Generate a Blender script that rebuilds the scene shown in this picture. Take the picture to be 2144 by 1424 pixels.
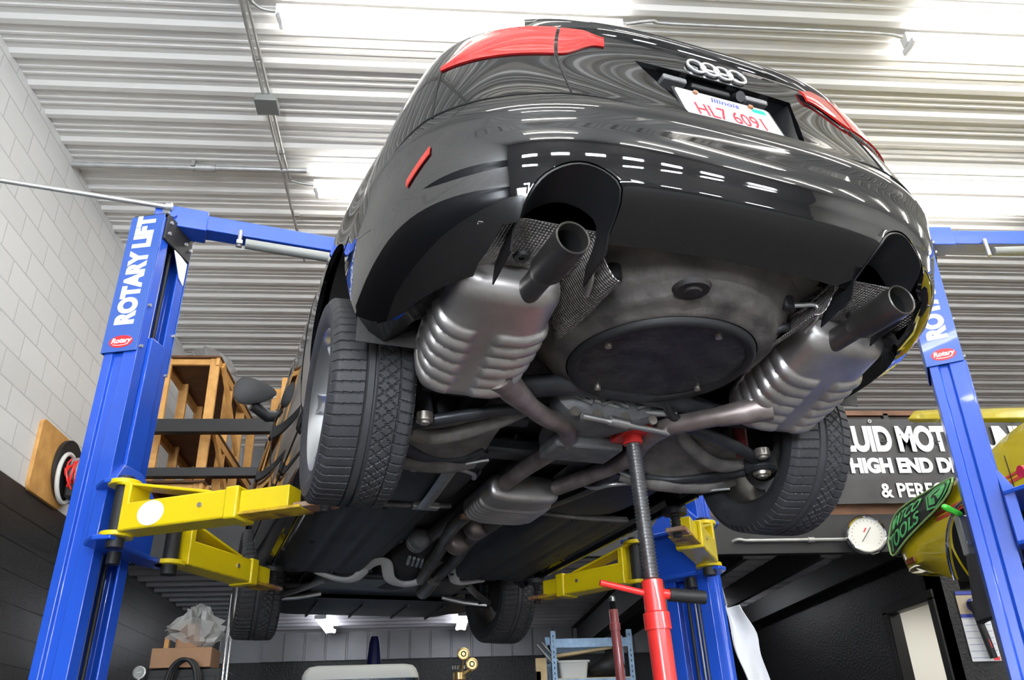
import bpy, bmesh, math, random
import numpy as np
from mathutils import Vector, Matrix
R = math.radians
random.seed(7)
for o in list(bpy.data.objects): bpy.data.objects.remove(o)
SC = bpy.context.scene; COL = SC.collection

# ------------------------------------------------------------------ camera, world, exposure
CAMZ = 0.90
cd = bpy.data.cameras.new('camera'); cam = bpy.data.objects.new('camera', cd); COL.objects.link(cam)
cd.sensor_fit = 'HORIZONTAL'; cd.sensor_width = 36.0; cd.lens = 1754.5/2144*36.0
cd.clip_start = 0.02
pitch, roll, yaw = R(26.932), R(-2.1916), R(-5.971)
cp, sp, cr, sr = math.cos(pitch), math.sin(pitch), math.cos(roll), math.sin(roll)
fw = Vector((0, cp, sp)); up = Vector((0, -sp, cp)); rt = Vector((1, 0, 0))
ax, ay = cr*rt + sr*up, cr*up - sr*rt
cam.matrix_world = Matrix.Translation((0, 0, CAMZ)) @ Matrix.Rotation(yaw, 4, 'Z') @ Matrix((ax, ay, -fw)).transposed().to_4x4()
SC.camera = cam
SC.view_settings.view_transform = 'Standard'; SC.view_settings.look = 'None'
SC.view_settings.gamma = 1.0; SC.view_settings.use_curve_mapping = False
SC.view_settings.exposure = 0.0
w = bpy.data.worlds.new('world'); SC.world = w; w.use_nodes = True
w.node_tree.nodes['Background'].inputs[0].default_value = (0.75, 0.82, 0.95, 1)
w.node_tree.nodes['Background'].inputs[1].default_value = 0.6
STRIP = 46.0      # emission of the fluorescent tubes
WINDOW = 105.0      # daylight in the bay door's windows

# ------------------------------------------------------------------ materials
def mat(name, col, rough=0.5, metal=0.0, coat=0.0, bump=0.0, bscale=60.0, var=0.0, vscale=6.0, emit=0.0, alpha=None, spec=0.5, col2=None, trans=0.0):
    m = bpy.data.materials.new(name); m.use_nodes = True
    nt = m.node_tree; b = nt.nodes['Principled BSDF']
    b.inputs['Base Color'].default_value = (*col, 1); b.inputs['Roughness'].default_value = rough
    b.inputs['Metallic'].default_value = metal; b.inputs['Coat Weight'].default_value = coat
    b.inputs['Coat Roughness'].default_value = 0.03; b.inputs['Specular IOR Level'].default_value = spec
    if coat and spec == 0.0: b.inputs['Coat IOR'].default_value = 1.85
    if trans: b.inputs['Transmission Weight'].default_value = trans
    tc = None
    def coords():
        nonlocal tc
        if tc is None: tc = nt.nodes.new('ShaderNodeTexCoord')
        return tc.outputs['Object']
    if var or col2:
        n = nt.nodes.new('ShaderNodeTexNoise'); n.inputs['Scale'].default_value = vscale; n.inputs['Detail'].default_value = 5
        nt.links.new(coords(), n.inputs['Vector'])
        r = nt.nodes.new('ShaderNodeValToRGB')
        c2 = col2 if col2 else tuple(c*(1-var) for c in col)
        r.color_ramp.elements[0].position = 0.35; r.color_ramp.elements[0].color = (*c2, 1)
        r.color_ramp.elements[1].position = 0.65; r.color_ramp.elements[1].color = (*col, 1)
        nt.links.new(n.outputs['Fac'], r.inputs[0]); nt.links.new(r.outputs[0], b.inputs['Base Color'])
    if bump:
        n = nt.nodes.new('ShaderNodeTexNoise'); n.inputs['Scale'].default_value = bscale; n.inputs['Detail'].default_value = 4
        nt.links.new(coords(), n.inputs['Vector'])
        bp = nt.nodes.new('ShaderNodeBump'); bp.inputs['Strength'].default_value = bump; bp.inputs['Distance'].default_value = 0.01
        nt.links.new(n.outputs['Fac'], bp.inputs['Height']); nt.links.new(bp.outputs[0], b.inputs['Normal'])
    if emit:
        b.inputs['Emission Color'].default_value = (*col, 1); b.inputs['Emission Strength'].default_value = emit
    if alpha is not None: b.inputs['Alpha'].default_value = alpha
    return m

def block_mat(name, col, mortar, rough, ax_u, z0, axis_swap=True):
    """running bond concrete block on a wall running along world Y"""
    m = mat(name, col, rough); nt = m.node_tree; b = nt.nodes['Principled BSDF']
    g = nt.nodes.new('ShaderNodeNewGeometry'); s = nt.nodes.new('ShaderNodeSeparateXYZ'); c = nt.nodes.new('ShaderNodeCombineXYZ')
    nt.links.new(g.outputs['Position'], s.inputs[0])
    nt.links.new(s.outputs[ax_u], c.inputs[0])
    ad = nt.nodes.new('ShaderNodeMath'); ad.inputs[1].default_value = -z0; nt.links.new(s.outputs['Z'], ad.inputs[0]); nt.links.new(ad.outputs[0], c.inputs[1])
    br = nt.nodes.new('ShaderNodeTexBrick'); br.inputs['Scale'].default_value = 1.0
    br.inputs['Brick Width'].default_value = 0.406; br.inputs['Row Height'].default_value = 0.2032
    br.inputs['Mortar Size'].default_value = 0.006; br.inputs['Mortar Smooth'].default_value = 0.3; br.offset = 0.5
    br.inputs['Color1'].default_value = (*col, 1); br.inputs['Color2'].default_value = (*[x*0.94 for x in col], 1); br.inputs['Mortar'].default_value = (*mortar, 1)
    nt.links.new(c.outputs[0], br.inputs['Vector']); nt.links.new(br.outputs['Color'], b.inputs['Base Color'])
    n = nt.nodes.new('ShaderNodeTexNoise'); n.inputs['Scale'].default_value = 90; nt.links.new(g.outputs['Position'], n.inputs['Vector'])
    mx = nt.nodes.new('ShaderNodeMath'); mx.operation = 'MULTIPLY_ADD'; mx.inputs[1].default_value = 0.25
    iv = nt.nodes.new('ShaderNodeMath'); iv.operation = 'SUBTRACT'; iv.inputs[0].default_value = 1.0; nt.links.new(br.outputs['Fac'], iv.inputs[1])
    nt.links.new(n.outputs['Fac'], mx.inputs[0]); nt.links.new(iv.outputs[0], mx.inputs[2])
    bp = nt.nodes.new('ShaderNodeBump'); bp.inputs['Strength'].default_value = 0.8; bp.inputs['Distance'].default_value = 0.008
    nt.links.new(mx.outputs[0], bp.inputs['Height']); nt.links.new(bp.outputs[0], b.inputs['Normal'])
    return m

def waffle_mat():
    """embossed aluminium heat shield"""
    m = mat('waffle_aluminium', (0.42, 0.39, 0.37), 0.45, 0.75, var=0.5, vscale=7); nt = m.node_tree; b = nt.nodes['Principled BSDF']
    tc = nt.nodes.new('ShaderNodeTexCoord'); mp = nt.nodes.new('ShaderNodeMapping'); mp.inputs['Rotation'].default_value = (0, 0, R(40))
    nt.links.new(tc.outputs['Object'], mp.inputs[0])
    s = nt.nodes.new('ShaderNodeSeparateXYZ'); nt.links.new(mp.outputs[0], s.inputs[0])
    def sn(o):
        k = nt.nodes.new('ShaderNodeMath'); k.operation = 'MULTIPLY'; k.inputs[1].default_value = 2*math.pi/0.013; nt.links.new(o, k.inputs[0])
        q = nt.nodes.new('ShaderNodeMath'); q.operation = 'SINE'; nt.links.new(k.outputs[0], q.inputs[0]); return q
    a, c = sn(s.outputs['X']), sn(s.outputs['Y'])
    mu = nt.nodes.new('ShaderNodeMath'); mu.operation = 'MULTIPLY'; nt.links.new(a.outputs[0], mu.inputs[0]); nt.links.new(c.outputs[0], mu.inputs[1])
    bp = nt.nodes.new('ShaderNodeBump'); bp.inputs['Strength'].default_value = 1.0; bp.inputs['Distance'].default_value = 0.003
    nt.links.new(mu.outputs[0], bp.inputs['Height']); nt.links.new(bp.outputs[0], b.inputs['Normal'])
    return m

paint = mat('black_car_paint', (0.004, 0.004, 0.005), 0.2, 0.0, coat=1.0, spec=0.0)
gap_m = mat('panel_gap_black', (0.004, 0.004, 0.004), 0.8)
satin = mat('satin_black_plastic', (0.012, 0.012, 0.014), 0.45, bump=0.05, bscale=200)
plast = mat('underbody_plastic', (0.034, 0.036, 0.042), 0.5, var=0.4, vscale=5, bump=0.1, bscale=90)
cavity = mat('underbody_coating', (0.035, 0.032, 0.031), 0.6, var=0.5, vscale=6, bump=0.3, bscale=50)
floorm = mat('dusty_underbody_steel', (0.16, 0.14, 0.13), 0.6, 0.2, col2=(0.05, 0.045, 0.042), vscale=7, bump=0.6, bscale=22)
rubber = mat('tyre_rubber', (0.038, 0.038, 0.042), 0.62, var=0.25, vscale=15, bump=0.08, bscale=120)
rubber2 = mat('black_rubber', (0.014, 0.014, 0.015), 0.55)
alloy = mat('silver_wheel_alloy', (0.60, 0.61, 0.62), 0.28, 0.9)
dalloy = mat('wheel_barrel_dark', (0.07, 0.065, 0.06), 0.5, 0.5, var=0.5, vscale=12)
steelm = mat('muffler_steel', (0.70, 0.67, 0.65), 0.42, 0.95, var=0.25, vscale=8, bump=0.05, bscale=70)
pipem = mat('weathered_exhaust_pipe', (0.42, 0.36, 0.34), 0.45, 0.7, col2=(0.24, 0.19, 0.18), vscale=10, bump=0.1, bscale=60)
tipm = mat('dark_tail_pipe', (0.17, 0.16, 0.15), 0.38, 0.8, var=0.3, vscale=10)
flat_black = mat('flat_black', (0.006, 0.006, 0.006), 0.9)  # plain near-black: tail pipe soot, and the yellow car's wheel wells and engine bay
waffle = waffle_mat()
rust = mat('rusty_steel', (0.33, 0.11, 0.03), 0.7, 0.2, col2=(0.35, 0.28, 0.22), vscale=25)
cast = mat('cast_aluminium', (0.24, 0.24, 0.245), 0.55, 0.35, var=0.3, vscale=20, bump=0.15, bscale=150)
alum = mat('bare_aluminium', (0.62, 0.61, 0.60), 0.35, 0.9, var=0.2)
armm = mat('black_control_arm', (0.075, 0.08, 0.09), 0.42, 0.4, var=0.4, vscale=9)
dirty = mat('dirty_grey_arm', (0.26, 0.24, 0.225), 0.6, 0.3, var=0.4, vscale=14, bump=0.2)
bolt_m = mat('zinc_bolt', (0.6, 0.55, 0.48), 0.35, 0.9)
brass = mat('brass', (0.72, 0.50, 0.22), 0.28, 0.95)
badge_m = mat('satin_badge_chrome', (0.9, 0.9, 0.92), 0.3, 0.9)
chrome = mat('chrome', (0.82, 0.83, 0.85), 0.07, 1.0)
lens = mat('red_lamp_lens', (0.52, 0.012, 0.010), 0.08, coat=1.0, var=0.25, vscale=18)
refl = mat('red_reflector', (0.5, 0.03, 0.02), 0.2, coat=0.5)
clear = mat('clear_lamp_lens', (0.16, 0.16, 0.165), 0.2, coat=0.6, bump=0.3, bscale=200)
glass = mat('dark_car_glass', (0.01, 0.012, 0.013), 0.03, coat=1.0)
white_p = mat('white_plate', (0.85, 0.85, 0.86), 0.35, bump=0.05, bscale=40)
red_t = mat('red_ink', (0.55, 0.02, 0.04), 0.4)
blue_t = mat('blue_ink', (0.03, 0.05, 0.35), 0.4)
green_t = mat('green_sticker', (0.0, 0.42, 0.28), 0.4)
blue = mat('blue_lift_paint', (0.014, 0.085, 0.56), 0.3, coat=0.35, var=0.12, vscale=3, bump=0.03, bscale=60)
bluec = mat('blue_cover_paint', (0.03, 0.10, 0.42), 0.34, coat=0.3)
white_t = mat('white_lettering', (0.88, 0.88, 0.88), 0.4)
red_d = mat('red_decal', (0.72, 0.02, 0.03), 0.35)
yell = mat('yellow_lift_paint', (0.72, 0.56, 0.006), 0.32, coat=0.2, col2=(0.72, 0.54, 0.006), vscale=9, bump=0.03)
yrust = mat('worn_yellow_paint', (0.72, 0.50, 0.01), 0.5, col2=(0.22, 0.09, 0.025), vscale=14)
redj = mat('red_jack_paint', (0.78, 0.035, 0.03), 0.28, coat=0.4)
dredj = mat('dark_red_jack_paint', (0.24, 0.055, 0.06), 0.3, coat=0.3)
thread = mat('steel_thread', (0.42, 0.42, 0.42), 0.3, 0.95)
blackm = mat('black_painted_steel', (0.014, 0.014, 0.015), 0.6, bump=0.03)
greym = mat('galvanised_steel', (0.50, 0.50, 0.49), 0.45, 0.6, var=0.2, vscale=10)
greyd = mat('grey_painted_metal', (0.25, 0.26, 0.25), 0.5, 0.3)
ceilm = mat('cream_roof_liner', (0.80, 0.785, 0.75), 0.42, var=0.06, vscale=0.8)
deckm = mat('grey_metal_deck', (0.52, 0.51, 0.55), 0.4, 0.3, var=0.15, vscale=2)
linerm = mat('grey_liner_panel', (0.27, 0.27, 0.285), 0.45, 0.2, var=0.15, vscale=3)
wallW = block_mat('white_block', (0.80, 0.80, 0.79), (0.62, 0.62, 0.61), 0.5, 'Y', 2.895)
wallB = block_mat('black_block', (0.022, 0.022, 0.023), (0.004, 0.004, 0.004), 0.38, 'Y', 2.895)
wallK = mat('black_textured_board', (0.010, 0.010, 0.011), 0.5, bump=1.0, bscale=38)
floor_m = mat('grey_epoxy_floor', (0.095, 0.093, 0.09), 0.55, var=0.15, vscale=1.2)
officem = mat('white_office_paint', (0.80, 0.79, 0.74), 0.6)
pine = mat('pine_lumber', (0.66, 0.36, 0.11), 0.6, col2=(0.52, 0.26, 0.07), vscale=9)
ply = mat('plywood_brown', (0.15, 0.065, 0.028), 0.65, var=0.4, vscale=5)
osb = mat('pale_board', (0.68, 0.52, 0.28), 0.6, var=0.2)
plastic_bag = mat('clear_plastic_bag', (0.72, 0.72, 0.70), 0.25, alpha=0.42, bump=0.6, bscale=25)
card = mat('brown_cardboard', (0.36, 0.20, 0.11), 0.75, var=0.1)
ycar = mat('yellow_car_paint', (0.66, 0.53, 0.012), 0.12, coat=1.0)
vinyl = mat('black_vinyl_banner', (0.022, 0.022, 0.024), 0.38, bump=0.5, bscale=5)
padm = mat('black_pad', (0.02, 0.022, 0.022), 0.5)
greenm = mat('green_print', (0.10, 0.48, 0.16), 0.5)
greenh = mat('bright_green_handle', (0.08, 0.72, 0.05), 0.25, coat=0.5)
amber = mat('amber_marker', (0.16, 0.045, 0.012), 0.2, coat=0.5)
stripe_r = mat('red_stripe', (0.62, 0.06, 0.05), 0.2, coat=0.5)
stripe_o = mat('orange_stripe', (0.80, 0.32, 0.03), 0.2, coat=0.5)
dial = mat('cream_dial', (0.80, 0.79, 0.72), 0.5)
tubem = mat('fluorescent_tube', (1.0, 0.98, 0.94), 0.5, emit=STRIP)
tubed = mat('fluorescent_tube_cool', (0.93, 0.95, 1.0), 0.5, emit=STRIP*0.55)
fixt = mat('white_fixture_metal', (0.8, 0.8, 0.8), 0.4)
daylight = mat('daylight_window', (0.86, 0.92, 1.0), 0.5, emit=WINDOW)
navy = mat('navy_cabinet', (0.02, 0.045, 0.10), 0.3, coat=0.3)
grayw = mat('light_grey_plastic', (0.62, 0.63, 0.60), 0.4)
skyblue = mat('blue_grey_steel', (0.20, 0.30, 0.42), 0.4, 0.5, var=0.2, vscale=20)
conem = mat('dark_blue_plastic', (0.012, 0.012, 0.09), 0.4)
paper = mat('white_paper', (0.80, 0.81, 0.83), 0.6, bump=0.2, bscale=12)
photo_tan = mat('tan_print', (0.50, 0.42, 0.30), 0.5)

# ------------------------------------------------------------------ mesh helpers
def link(o, parent=None):
    COL.objects.link(o)
    if parent is not None: o.parent = parent
    return o
def thing(name, label, cat, loc=(0, 0, 0), rz=0.0, group=None):
    o = bpy.data.objects.new(name, None); o.empty_display_size = 0.05
    o.location = loc; o.rotation_euler = (0, 0, rz); link(o); tag(o, label, cat, group); return o
def tag(o, label, cat, group=None):
    o['label'] = label; o['category'] = cat
    if group: o['group'] = group
    return o
def catmull(pts, k=8, closed=False):
    P = [np.array(p, float) for p in pts]; out = []; n = len(P)
    for i in range(n-1 if not closed else n):
        p1, p2 = P[i], P[(i+1) % n]
        p0 = P[i-1] if (i > 0 or closed) else 2*p1-p2
        p3 = P[(i+2) % n] if (i+2 < n or closed) else 2*p2-p1
        for j in range(k):
            t = j/k
            out.append(0.5*((2*p1)+(-p0+p2)*t+(2*p0-5*p1+4*p2-p3)*t*t+(-p0+3*p1-3*p2+p3)*t**3))
    if not closed: out.append(P[-1])
    return [tuple(v) for v in out]
class MB:
    def __init__(s): s.v = []; s.f = []
    def add(s, vs, fs, M=None):
        b = len(s.v)
        s.v += [tuple(M @ Vector(v)) if M is not None else tuple(v) for v in vs]
        s.f += [tuple(i+b for i in f) for f in fs]; return s
    def box(s, c, d, M=None):
        x, y, z = c; a, b, e = d[0]/2, d[1]/2, d[2]/2
        vs = [(x+i*a, y+j*b, z+k*e) for k in (-1, 1) for j in (-1, 1) for i in (-1, 1)]
        return s.add(vs, [(0, 2, 3, 1), (4, 5, 7, 6), (0, 1, 5, 4), (2, 6, 7, 3), (0, 4, 6, 2), (1, 3, 7, 5)], M)
    def prism(s, poly, z0, z1, M=None):
        n = len(poly); vs = [(p[0], p[1], z0) for p in poly]+[(p[0], p[1], z1) for p in poly]
        return s.add(vs, [tuple(range(n-1, -1, -1)), tuple(range(n, 2*n))]+[(i, (i+1) % n, n+(i+1) % n, n+i) for i in range(n)], M)
    def tube(s, pts, r, n=12, caps=True, M=None, flat=None):
        P = [Vector(p) for p in pts]; m = len(P)
        rr = list(r) if hasattr(r, '__len__') else [r]*m
        vs = []; t0 = (P[1]-P[0]).normalized(); u = t0.orthogonal().normalized()
        if flat is not None: u = (Vector(flat)-t0*Vector(flat).dot(t0)).normalized()
        for i in range(m):
            t = (P[min(i+1, m-1)]-P[max(i-1, 0)]).normalized()
            u = (u-t*u.dot(t)).normalized(); v = t.cross(u)
            ru = rr[i]; rv = rr[i]
            if isinstance(ru, tuple): ru, rv = ru
            for k in range(n):
                a = 2*math.pi*k/n; vs.append(P[i]+u*(ru*math.cos(a))+v*(rv*math.sin(a)))
        fs = [(i*n+k, i*n+(k+1) % n, (i+1)*n+(k+1) % n, (i+1)*n+k) for i in range(m-1) for k in range(n)]
        if caps: fs += [tuple(range(n-1, -1, -1)), tuple((m-1)*n+k for k in range(n))]
        return s.add(vs, fs, M)
    def cyl(s, p0, p1, r, r1=None, n=20, caps=True, M=None):
        return s.tube([p0, p1], [r, r if r1 is None else r1], n, caps, M)
    def lathe(s, prof, n=32, M=None, closed=False):
        """prof: (radius, height) turned about local Z"""
        m = len(prof); vs = [(r*math.cos(2*math.pi*k/n), r*math.sin(2*math.pi*k/n), h) for r, h in prof for k in range(n)]
        fs = [(i*n+k, i*n+(k+1) % n, ((i+1) % m)*n+(k+1) % n, ((i+1) % m)*n+k) for i in range(m if closed else m-1) for k in range(n)]
        if not closed:
            if prof[0][0] > 1e-6: fs.append(tuple(range(n-1, -1, -1)))
            if prof[-1][0] > 1e-6: fs.append(tuple((m-1)*n+k for k in range(n)))
        return s.add(vs, fs, M)
    def grid(s, G, M=None, cu=False, cv=False):
        a, b = len(G), len(G[0]); vs = [p for r in G for p in r]; fs = []
        for i in range(a if cu else a-1):
            for j in range(b if cv else b-1):
                fs.append((i*b+j, i*b+(j+1) % b, ((i+1) % a)*b+(j+1) % b, ((i+1) % a)*b+j))
        return s.add(vs, fs, M)
    def loft(s, loops, caps=True, M=None):
        n = len(loops[0]); s.grid(loops, M, cv=True)
        if caps:
            b = len(s.v)-n*len(loops)
            s.f.append(tuple(b+k for k in range(n-1, -1, -1))); s.f.append(tuple(b+(len(loops)-1)*n+k for k in range(n)))
        return s
    def plate(s, G, th):
        """surface grid G given thickness th along its own normal"""
        G = np.array(G, float); du = np.gradient(G, axis=0); dv = np.gradient(G, axis=1)
        N = np.cross(du, dv); N /= np.linalg.norm(N, axis=2, keepdims=True)+1e-12
        H = G+N*th; a, b = G.shape[:2]; base = len(s.v)
        s.v += [tuple(p) for p in G.reshape(-1, 3)]+[tuple(p) for p in H.reshape(-1, 3)]
        idx = lambda i, j, k: base+k*a*b+i*b+j
        for i in range(a-1):
            for j in range(b-1):
                s.f.append((idx(i, j, 0), idx(i, j+1, 0), idx(i+1, j+1, 0), idx(i+1, j, 0)))
                s.f.append((idx(i, j, 1), idx(i+1, j, 1), idx(i+1, j+1, 1), idx(i, j+1, 1)))
        ring = [(0, j) for j in range(b)]+[(i, b-1) for i in range(1, a)]+[(a-1, j) for j in range(b-2, -1, -1)]+[(i, 0) for i in range(a-2, 0, -1)]
        for k in range(len(ring)):
            p, q = ring[k], ring[(k+1) % len(ring)]
            s.f.append((idx(*p, 0), idx(*q, 0), idx(*q, 1), idx(*p, 1)))
        return s
    def build(s, name, m, parent=None, bevel=0.0, smooth=35, sub=0, fix=True, segs=2):
        me = bpy.data.meshes.new(name); me.from_pydata([tuple(map(float, v)) for v in s.v], [], s.f); me.update()
        if fix:
            bm = bmesh.new(); bm.from_mesh(me); bmesh.ops.recalc_face_normals(bm, faces=bm.faces); bm.to_mesh(me); bm.free()
        me.materials.append(m)
        if smooth: me.shade_smooth(); me.set_sharp_from_angle(angle=R(smooth))
        o = bpy.data.objects.new(name, me); link(o, parent)
        if bevel:
            md = o.modifiers.new('bevel', 'BEVEL'); md.width = bevel; md.segments = segs; md.limit_method = 'ANGLE'; md.angle_limit = R(40)
        if sub:
            md = o.modifiers.new('sub', 'SUBSURF'); md.levels = sub; md.render_levels = sub
        return o
def struct(o): o['kind'] = 'structure'; return o
def frame(o, x, y, z=None):
    x = Vector(x).normalized(); y = Vector(y); y = (y-x*y.dot(x)).normalized(); z = x.cross(y)
    M = Matrix((x, y, z)).transposed().to_4x4(); M.translation = Vector(o); return M
def along(p0, p1, up=(0, 0, 1)):
    """frame with X along p0->p1, Z as near to up as may be"""
    x = (Vector(p1)-Vector(p0)).normalized(); z = Vector(up); z = (z-x*z.dot(x)).normalized(); y = z.cross(x)
    M = Matrix((x, y, z)).transposed().to_4x4(); M.translation = Vector(p0); return M
def text(name, s, size, m, parent, M, depth=0.002, sx=1.0, shear=0.0, bold=0.0, align='CENTER', space=1.0):
    c = bpy.data.curves.new(name, 'FONT'); c.body = s; c.size = size; c.extrude = depth; c.shear = shear; c.offset = bold
    c.align_x = align; c.align_y = 'CENTER'; c.space_character = space
    t = bpy.data.objects.new(name+'_curve', c); COL.objects.link(t)
    dg = bpy.context.evaluated_depsgraph_get(); me = bpy.data.meshes.new_from_object(t.evaluated_get(dg))
    bpy.data.objects.remove(t); bpy.data.curves.remove(c)
    me.transform(M @ Matrix.Diagonal((sx, 1, 1, 1))); me.materials.clear(); me.materials.append(m); me.name = name
    o = bpy.data.objects.new(name, me); link(o, parent); return o
def bake(o, cutters, solid=0.0, mats=()):
    """apply solidify / boolean cuts and throw the cutters away"""
    if solid:
        md = o.modifiers.new('s', 'SOLIDIFY'); md.thickness = solid; md.offset = -1
    for c in cutters:
        md = o.modifiers.new('b', 'BOOLEAN'); md.operation = 'DIFFERENCE'; md.object = c; md.solver = 'EXACT'
    dg = bpy.context.evaluated_depsgraph_get(); me = bpy.data.meshes.new_from_object(o.evaluated_get(dg))
    o.modifiers.clear(); o.data = me
    for c in cutters: bpy.data.objects.remove(c)
    me.shade_smooth(); me.set_sharp_from_angle(angle=R(30)); return o
def copy_tree(o, parent=None):
    c = o.copy(); COL.objects.link(c)
    if parent is not None: c.parent = parent
    for ch in list(o.children): copy_tree(ch, c)
    return c
def rrect(w, h, r, k=5):
    out = []
    for cx, cy, a0 in ((w/2-r, h/2-r, 0), (-w/2+r, h/2-r, 90), (-w/2+r, -h/2+r, 180), (w/2-r, -h/2+r, 270)):
        for i in range(k+1):
            a = R(a0+90*i/k); out.append((cx+r*math.cos(a), cy+r*math.sin(a)))
    return out

# ------------------------------------------------------------------ the building
XL, XR, YF, YB, ZC = -3.06, 13.0, 13.2, -6.5, 5.62     # left wall, far right wall, far wall, wall behind the camera, ceiling
ZM, YM = 2.74, 7.45                                     # underside and front of the storage loft
ZP = 2.895                                              # where the white paint meets the black
struct(MB().box(((XL+XR)/2, (YF+YB)/2, -0.05), (XR-XL+.4, YF-YB+.4, 0.1)).build('floor', floor_m, smooth=0))
def ribbed(x0, x1, y0, y1, z, pitch, h, wt, wb, minor=True, along_x=True, th=0.03):
    prof = []; y = y0
    while y < y1-pitch:
        prof += [(y, 0), (y+.001, 0)]
        b = y+pitch-wb
        if minor:
            for k in (1, 2):
                c = y+(pitch-wb)*k/3; prof += [(c-.018, 0), (c-.010, -.006), (c+.010, -.006), (c+.018, 0)]
        prof += [(b, 0), (b+(wb-wt)/2, -h), (b+(wb+wt)/2, -h), (b+wb-.002, 0)]
        y += pitch
    prof += [(y1, 0)]
    G = [[(x, p[0], z+p[1]) if along_x else (p[0], x, z+p[1]) for p in prof] for x in (x0, x1)]
    return G
ph = 0.318
g = ribbed(XL, XR, 4.48-ph*36, YF+.3, ZC, ph, 0.022, 0.045, 0.11)
struct(MB().grid(g).build('ceiling', ceilm, smooth=0))
struct(MB().box(((XL+XR)/2, (YF+YB)/2, ZC+.2), (XR-XL+1, YF-YB+1.5, .1)).build('trim_1', greyd, smooth=0))
struct(MB().box((XL-.1, (YF+YB)/2, (ZP+ZC+.1)/2), (.2, YF-YB, ZC+.1-ZP)).build('wall_left', wallW, smooth=0))
struct(MB().box((XL-.1, (YF+YB)/2, ZP/2), (.2, YF-YB, ZP)).build('baseboard_left', wallB, smooth=0))
struct(MB().box((XR+.1, (YF+YB)/2, ZC/2), (.2, YF-YB, ZC+.2)).build('wall_right', officem, smooth=0))
# far wall: black below, ribbed liner panel between 2.1 m and the loft, plain grey above
struct(MB().box(((XL+XR)/2, YF+.1, 1.18), (XR-XL, .2, 2.36)).build('wall_far', wallK, smooth=0))
prof = []; x = XL+.62
while x < XR: prof += [(x, YF-.03), (x+.27, YF-.03), (x+.278, YF-.012), (x+.298, YF-.012), (x+.305, YF-.03)]; x += .306
struct(MB().grid([[(p[0], p[1], z) for p in prof] for z in (2.36, 2.9)]).build('trim_2', linerm, smooth=0))
struct(MB().box(((XL+XR)/2, YF+.1, (2.36+ZC)/2), (XR-XL, .18, ZC-2.36)).build('trim_3', linerm, smooth=0))
# wall behind the camera, with a bay door carrying a row of windows
wb_ = MB(); ZW0, ZW1 = 2.85, 3.40; wx = [(-1.4+1.95*i) for i in range(7)]
wb_.box(((XL+XR)/2, YB-.1, ZW0/2), (XR-XL, .2, ZW0)); wb_.box(((XL+XR)/2, YB-.1, (ZW1+ZC)/2), (XR-XL, .2, ZC-ZW1+.2))
xs = [XL]+[v for c in wx for v in (c-.52, c+.52)]+[XR]
for i in range(0, len(xs), 2): wb_.box(((xs[i]+xs[i+1])/2, YB-.1, (ZW0+ZW1)/2), (xs[i+1]-xs[i], .2, ZW1-ZW0))
struct(wb_.build('wall_back', mat('grey_bay_door', (0.22, 0.22, 0.23), 0.5), smooth=0))
for i, c in enumerate(wx):
    struct(MB().box((c, YB-.12, (ZW0+ZW1)/2), (1.04, .02, ZW1-ZW0)).build('window_%d' % (i+1), daylight, smooth=0))
gd = MB()
for z0, z1 in ((.12, 1.05), (1.12, 2.05)): gd.box((-2.0, YB-.01, (z0+z1)/2), (.86, .03, z1-z0))
struct(gd.build('window_8', daylight, smooth=0))
gf = MB().box((-2.0, YB+.01, 2.09), (1.0, .06, .06)).box((-2.0, YB+.01, .06), (1.0, .06, .10)).box((-2.0, YB+.01, 1.085), (.9, .05, .06))
for x in (-2.47, -1.53): gf.box((x, YB+.01, 1.06), (.08, .06, 2.1))
struct(gf.build('door_2', fixt, smooth=0))
# storage loft: deck, front fascia, joists, big beam
g = ribbed(XL, 10.5, YM+.1, YF+.1, ZM+.06, 0.30, .045, .07, .15, minor=False)
struct(MB().grid(g).build('trim_4', deckm, smooth=0))
struct(MB().box(((XL+10.5)/2, (YM+YF)/2, ZM+.20), (10.5-XL, YF-YM, .16)).build('trim_5', ply, smooth=0))
f = MB().box(((XL+10.5)/2, YM, ZM-.02), (10.5-XL, .012, .34))
for z in (ZM-.19, ZM+.15): f.box(((XL+10.5)/2, YM+.04, z), (10.5-XL, .09, .012))
struct(f.build('trim_6', blackm, smooth=0))
b = MB()
for z in (ZM-.36, ZM+.0): b.box((2.2, (YM+YF)/2+.05, z), (.17, YF-YM-.1, .014))
b.box((2.2, (YM+YF)/2+.05, ZM-.18), (.012, YF-YM-.1, .36))
struct(b.build('trim_7', blackm, smooth=0))
k = 8
for i, x in enumerate(np.arange(2.85, 4.5, .74)):
    j = MB().box((x, (YM+YF)/2+.05, ZM-.10), (.01, YF-YM-.12, .24)).box((x+.025, (YM+YF)/2+.05, ZM-.215), (.05, YF-YM-.12, .01))
    struct(j.build('trim_%d' % k, blackm, smooth=0)); k += 1
# office under the loft: wall along Y with a door opening, front wall facing us
DX, DY0, DY1, DZ = 4.6, 7.56, 8.36, 2.12
o_ = MB().box((DX, (YM+.03+DY0)/2, ZM/2), (.1, DY0-YM-.03, ZM)).box((DX, (DY1+YF)/2, ZM/2), (.1, YF-DY1, ZM)).box((DX, (DY0+DY1)/2, (DZ+ZM)/2), (.1, DY1-DY0, ZM-DZ))
struct(o_.build('wall_office_side', wallK, smooth=0))
struct(MB().box(((DX+10.5)/2, YM+.08, ZM/2-.1), (10.5-DX+.1, .1, ZM-.2)).build('wall_office_front', wallK, smooth=0))
fr = MB()
for y, s in ((DY0, -1), (DY1, 1)): fr.box((DX-.055, y+s*.03, DZ/2), (.03, .09, DZ+.05))
fr.box((DX-.055, (DY0+DY1)/2, DZ+.045), (.03, DY1-DY0+.15, .09))
for y in (DY0+.02, DY1-.02): fr.box((DX, y, DZ/2), (.12, .03, DZ))
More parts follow.
